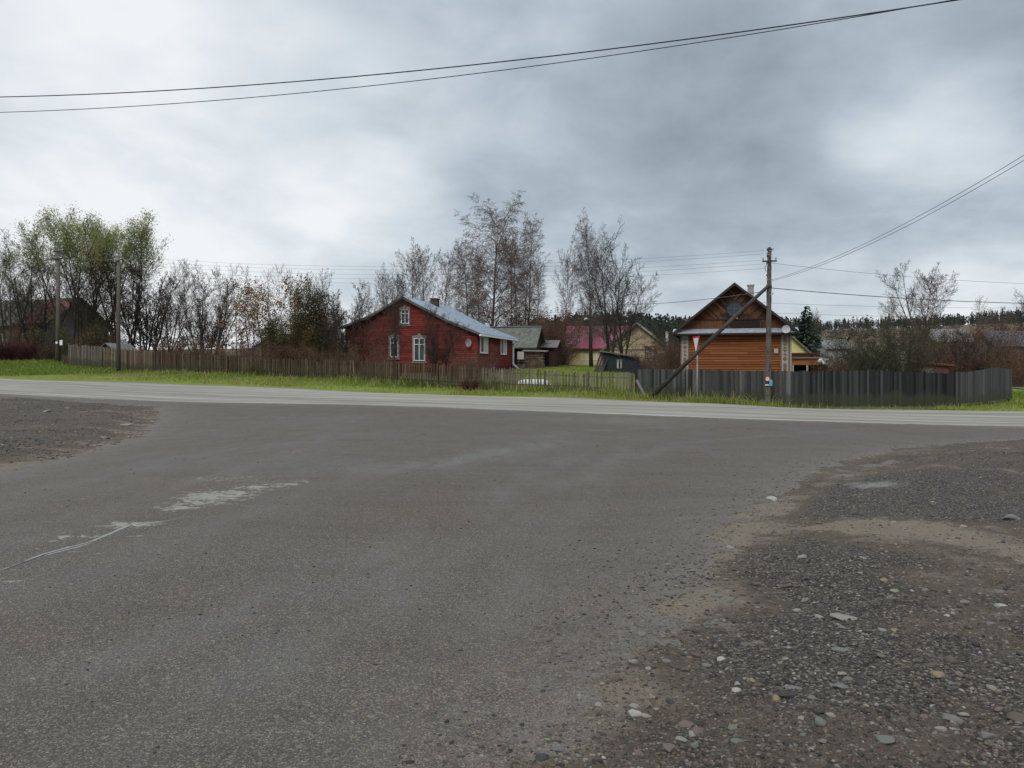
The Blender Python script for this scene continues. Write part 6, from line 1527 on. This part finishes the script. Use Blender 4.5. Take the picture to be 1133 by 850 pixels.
def left_poles():
    d = 62; H = zat(270, d)-LP1.z
    p = empty('utility_pole', LP1, R(-20), 'grey utility pole with a crossarm at the left fence end', 'utility pole')
    MB().tube([(0,0,-.3),(.03,0,H*.4),(.05,0,H)], [.185,.15,.12], 10).build('pole', M['pole_wood'], p, True)
    z = zat(287, d)-LP1.z; c = MB().box(-.6,.65,-.2,-.12,z-.05,z+.05).build('crossarm', M['metal_dark'], p)
    for x in (-.5, -.2, .35, .58): insul(c, x, -.16, z+.051)
    c = MB().box(-.28,.35,-.19,-.12,z+.55,z+.63).build('crossarm', M['metal_dark'], p)
    for x in (-.22, .28): insul(c, x, -.155, z+.631)
    for k, (x, w) in enumerate(((-.18,.16),)):
        pass
    s = empty('pole_plate', P(67.3, 379.2, d-.3), 0, 'white box plate on the crossarm pole', 'plate')
    MB().box(-.09,.13,-.012,.012,-.2,.2).build('plate', M['sign_white'], s); MB().box(-.1,0,.012,.3,-.03,.03).build('bracket', M['metal_dark'], s)
    s = empty('pole_plate', P(62.6, 379.2, d-.3), 0, 'small white disc on the left of the crossarm pole', 'plate')
    MB().xz([(.09*math.cos(a), .09*math.sin(a)) for a in np.linspace(0, 2*math.pi, 14, endpoint=False)], -.01, .01).build('disc', M['sign_white'], s); MB().box(-.02,.08,.01,.3,-.02,.02).build('bracket', M['metal_dark'], s)
    d = 55.5; H = zat(283, d)-LP2.z
    p = empty('utility_pole', LP2, R(-20), 'dark utility pole without crossarm in front of the left pickets', 'utility pole')
    MB().tube([(0,0,-.3),(.0,0,H*.5),(.02,0,H)], [.155,.13,.10], 10).build('pole', M['pole_wood'], p, True)
    c = MB().box(-.14,.16,-.16,-.1,H-.42,H-.36).build('bracket', M['metal_dark'], p)
    for x in (-.11, .12): insul(c, x, -.13, H-.359)
    # lamp post by the cream cottage
    d = 71; b = at(653, d); H = zat(340, d)-b.z
    p = empty('lamp_post', b, 0, 'dark wooden lamp post in front of the cream cottage', 'lamp post')
    MB().tube([(.10,0,-.3),(.02,0,H*.55),(.0,0,H)], [.21,.14,.10], 9).build('pole', M['bark_dark'], p, True)
    z = zat(353.5, d)-b.z; MB().tube([(0,-.08,z-.1),(-.12,-.12,z+.06),(-.30,-.16,z+.06)], .022, 6).build('arm', M['metal_grey'], p)
    MB().tube([(-.26,-.16,z+.04),(-.34,-.16,z+.05),(-.52,-.17,z+.0),(-.56,-.17,z-.03)], [.05,.1,.11,.03], 9).build('lamp_head', M['white_gutter'], p)
    c = MB().box(-.2,.22,-.14,-.09,z+.14,z+.2).build('crossarm', M['metal_dark'], p); insul(c, .17, -.11, z+.2)
left_poles()

def yield_sign():
    d = 38.9; b = at(771.5, d)
    s = empty('yield_sign', b, R(-86), 'red bordered white give way sign seen edge on, on a grey post', 'road sign')
    zt = zat(372.3, d)-b.z; zb_ = zat(394, d)-b.z; H = zt-zb_; wd = H/.88/2
    MB().tube([(0,0,-.3),(0,0,zt-.1)], .038, 10).build('post', M['metal_grey'], s, True)
    o = [(-wd,zt),(wd,zt),(0,zb_)]; f = .74; cz = zt-H*.36; i_ = [(x*f, cz+(z-cz)*f) for x, z in o]
    MB().xz(o, -.062, -.052).build('plate', M['metal_grey'], s); 
    MB().ring_xz(o, i_, -.067, -.0622).build('border', M['sign_red'], s)
    MB().xz(i_, -.0665, -.0622).build('face', M['sign_white'], s)
    MB().box(-.05,.05,-.052,-.03,zt-.3,zt-.22).build('clamp', M['metal_dark'], s)
yield_sign()

def wire(a, b, sag, r, mat, label, n=26, group=None, name='power_line'):
    a, b = Vector(a), Vector(b)
    org = a.copy(); pts = [a.lerp(b, i/n) - Vector((0,0,4*sag*(i/n)*(1-i/n))) - org for i in range(n+1)]
    o = MB().tube(pts, r, 5, False).build(name, mat, None, True); o.location = org
    tag(o, label, 'wire', group); return o
def wires():
    # twisted pair high over the side road
    a, b = P(-350, 118, 24), P(1250, -48, 12.5)
    def through(p, q, ext0, ext1):
        dv = q-p; return p - dv*ext0, q + dv*ext1
    p, q = P(0, 107.5, 20.5), P(1060, 0, 14); p.z += .654; q.z += .654; a, b = through(p, q, .35, .35)
    wire(a, b, 1.0, .013, M['wire'], 'upper black cable crossing the sky above the side road', 40)
    p, q = P(0, 124.5, 20.3), P(1030, 4.5, 14); p.z += .654*1.05; q.z += .654*1.05; a, b = through(p, q, .35, .35)
    wire(a, b, 1.05, .009, M['wire'], 'lower thin cable crossing the sky above the side road', 40)
    # a loose strand twisted round the upper cable is part of the look: leave it plain
    top = P(853, 310, 37.4)
    wire(top, P(1300, 65, 15.5), .55, .008, M['wire_grey'], 'upper service wire from the braced pole to the right', 30)
    wire(P(852, 311.5, 37.4), P(1300, 72, 15.5), .58, .008, M['wire_grey'], 'lower service wire from the braced pole to the right', 30)
    L = [(846, 277.5, 283), (846, 281, 287), (845, 288, 290), (846, 292, 295), (847, 297, 300)]
    lab = ['topmost', 'second', 'third', 'fourth', 'lowest']
    for (px, py, yl), l in zip(L, lab):
        wire(P(px, py, 37.5), P(131, yl + (0 if yl < 290 else 1), 55.3), .75, .005, M['wire_grey'], l + ' of the five wires running left from the braced pole', 40)
    wire(P(849, 322, 37.7), P(655, 335, 71), .35, .016, M['wire_grey'], 'cable from the braced pole to the lamp post', 30)
    wire(P(850, 318.5, 37.7), P(1330, 333, 52), .45, .018, M['wire'], 'thick dark cable from the braced pole going right', 30)
    wire(P(852, 291, 37.4), P(1330, 313, 50), .5, .008, M['wire_grey'], 'thin wire from the braced pole crossarm going right', 30)
    for i, (y0, y1) in enumerate(((334, 346), (345, 356))):
        wire(P(820, y0, 92), P(1300, y1-8, 96), .5, .014, M['wire_grey'], ['higher', 'lower'][i] + ' faint wire far behind the brown house', 24)
    for i, k in enumerate((0, 3)):
        wire(P(131, 284.5+k, 55.4), P(64, 286-k, 62), .15, .009, M['wire_grey'], ['upper', 'lower'][i] + ' wire between the two left poles', 12)
        wire(P(64, 286-k, 62), P(-200, 276-k, 70), .2, .009, M['wire_grey'], ['upper', 'lower'][i] + ' wire leaving the left side of the photo', 12)
wires()
bpy.context.view_layer.update()
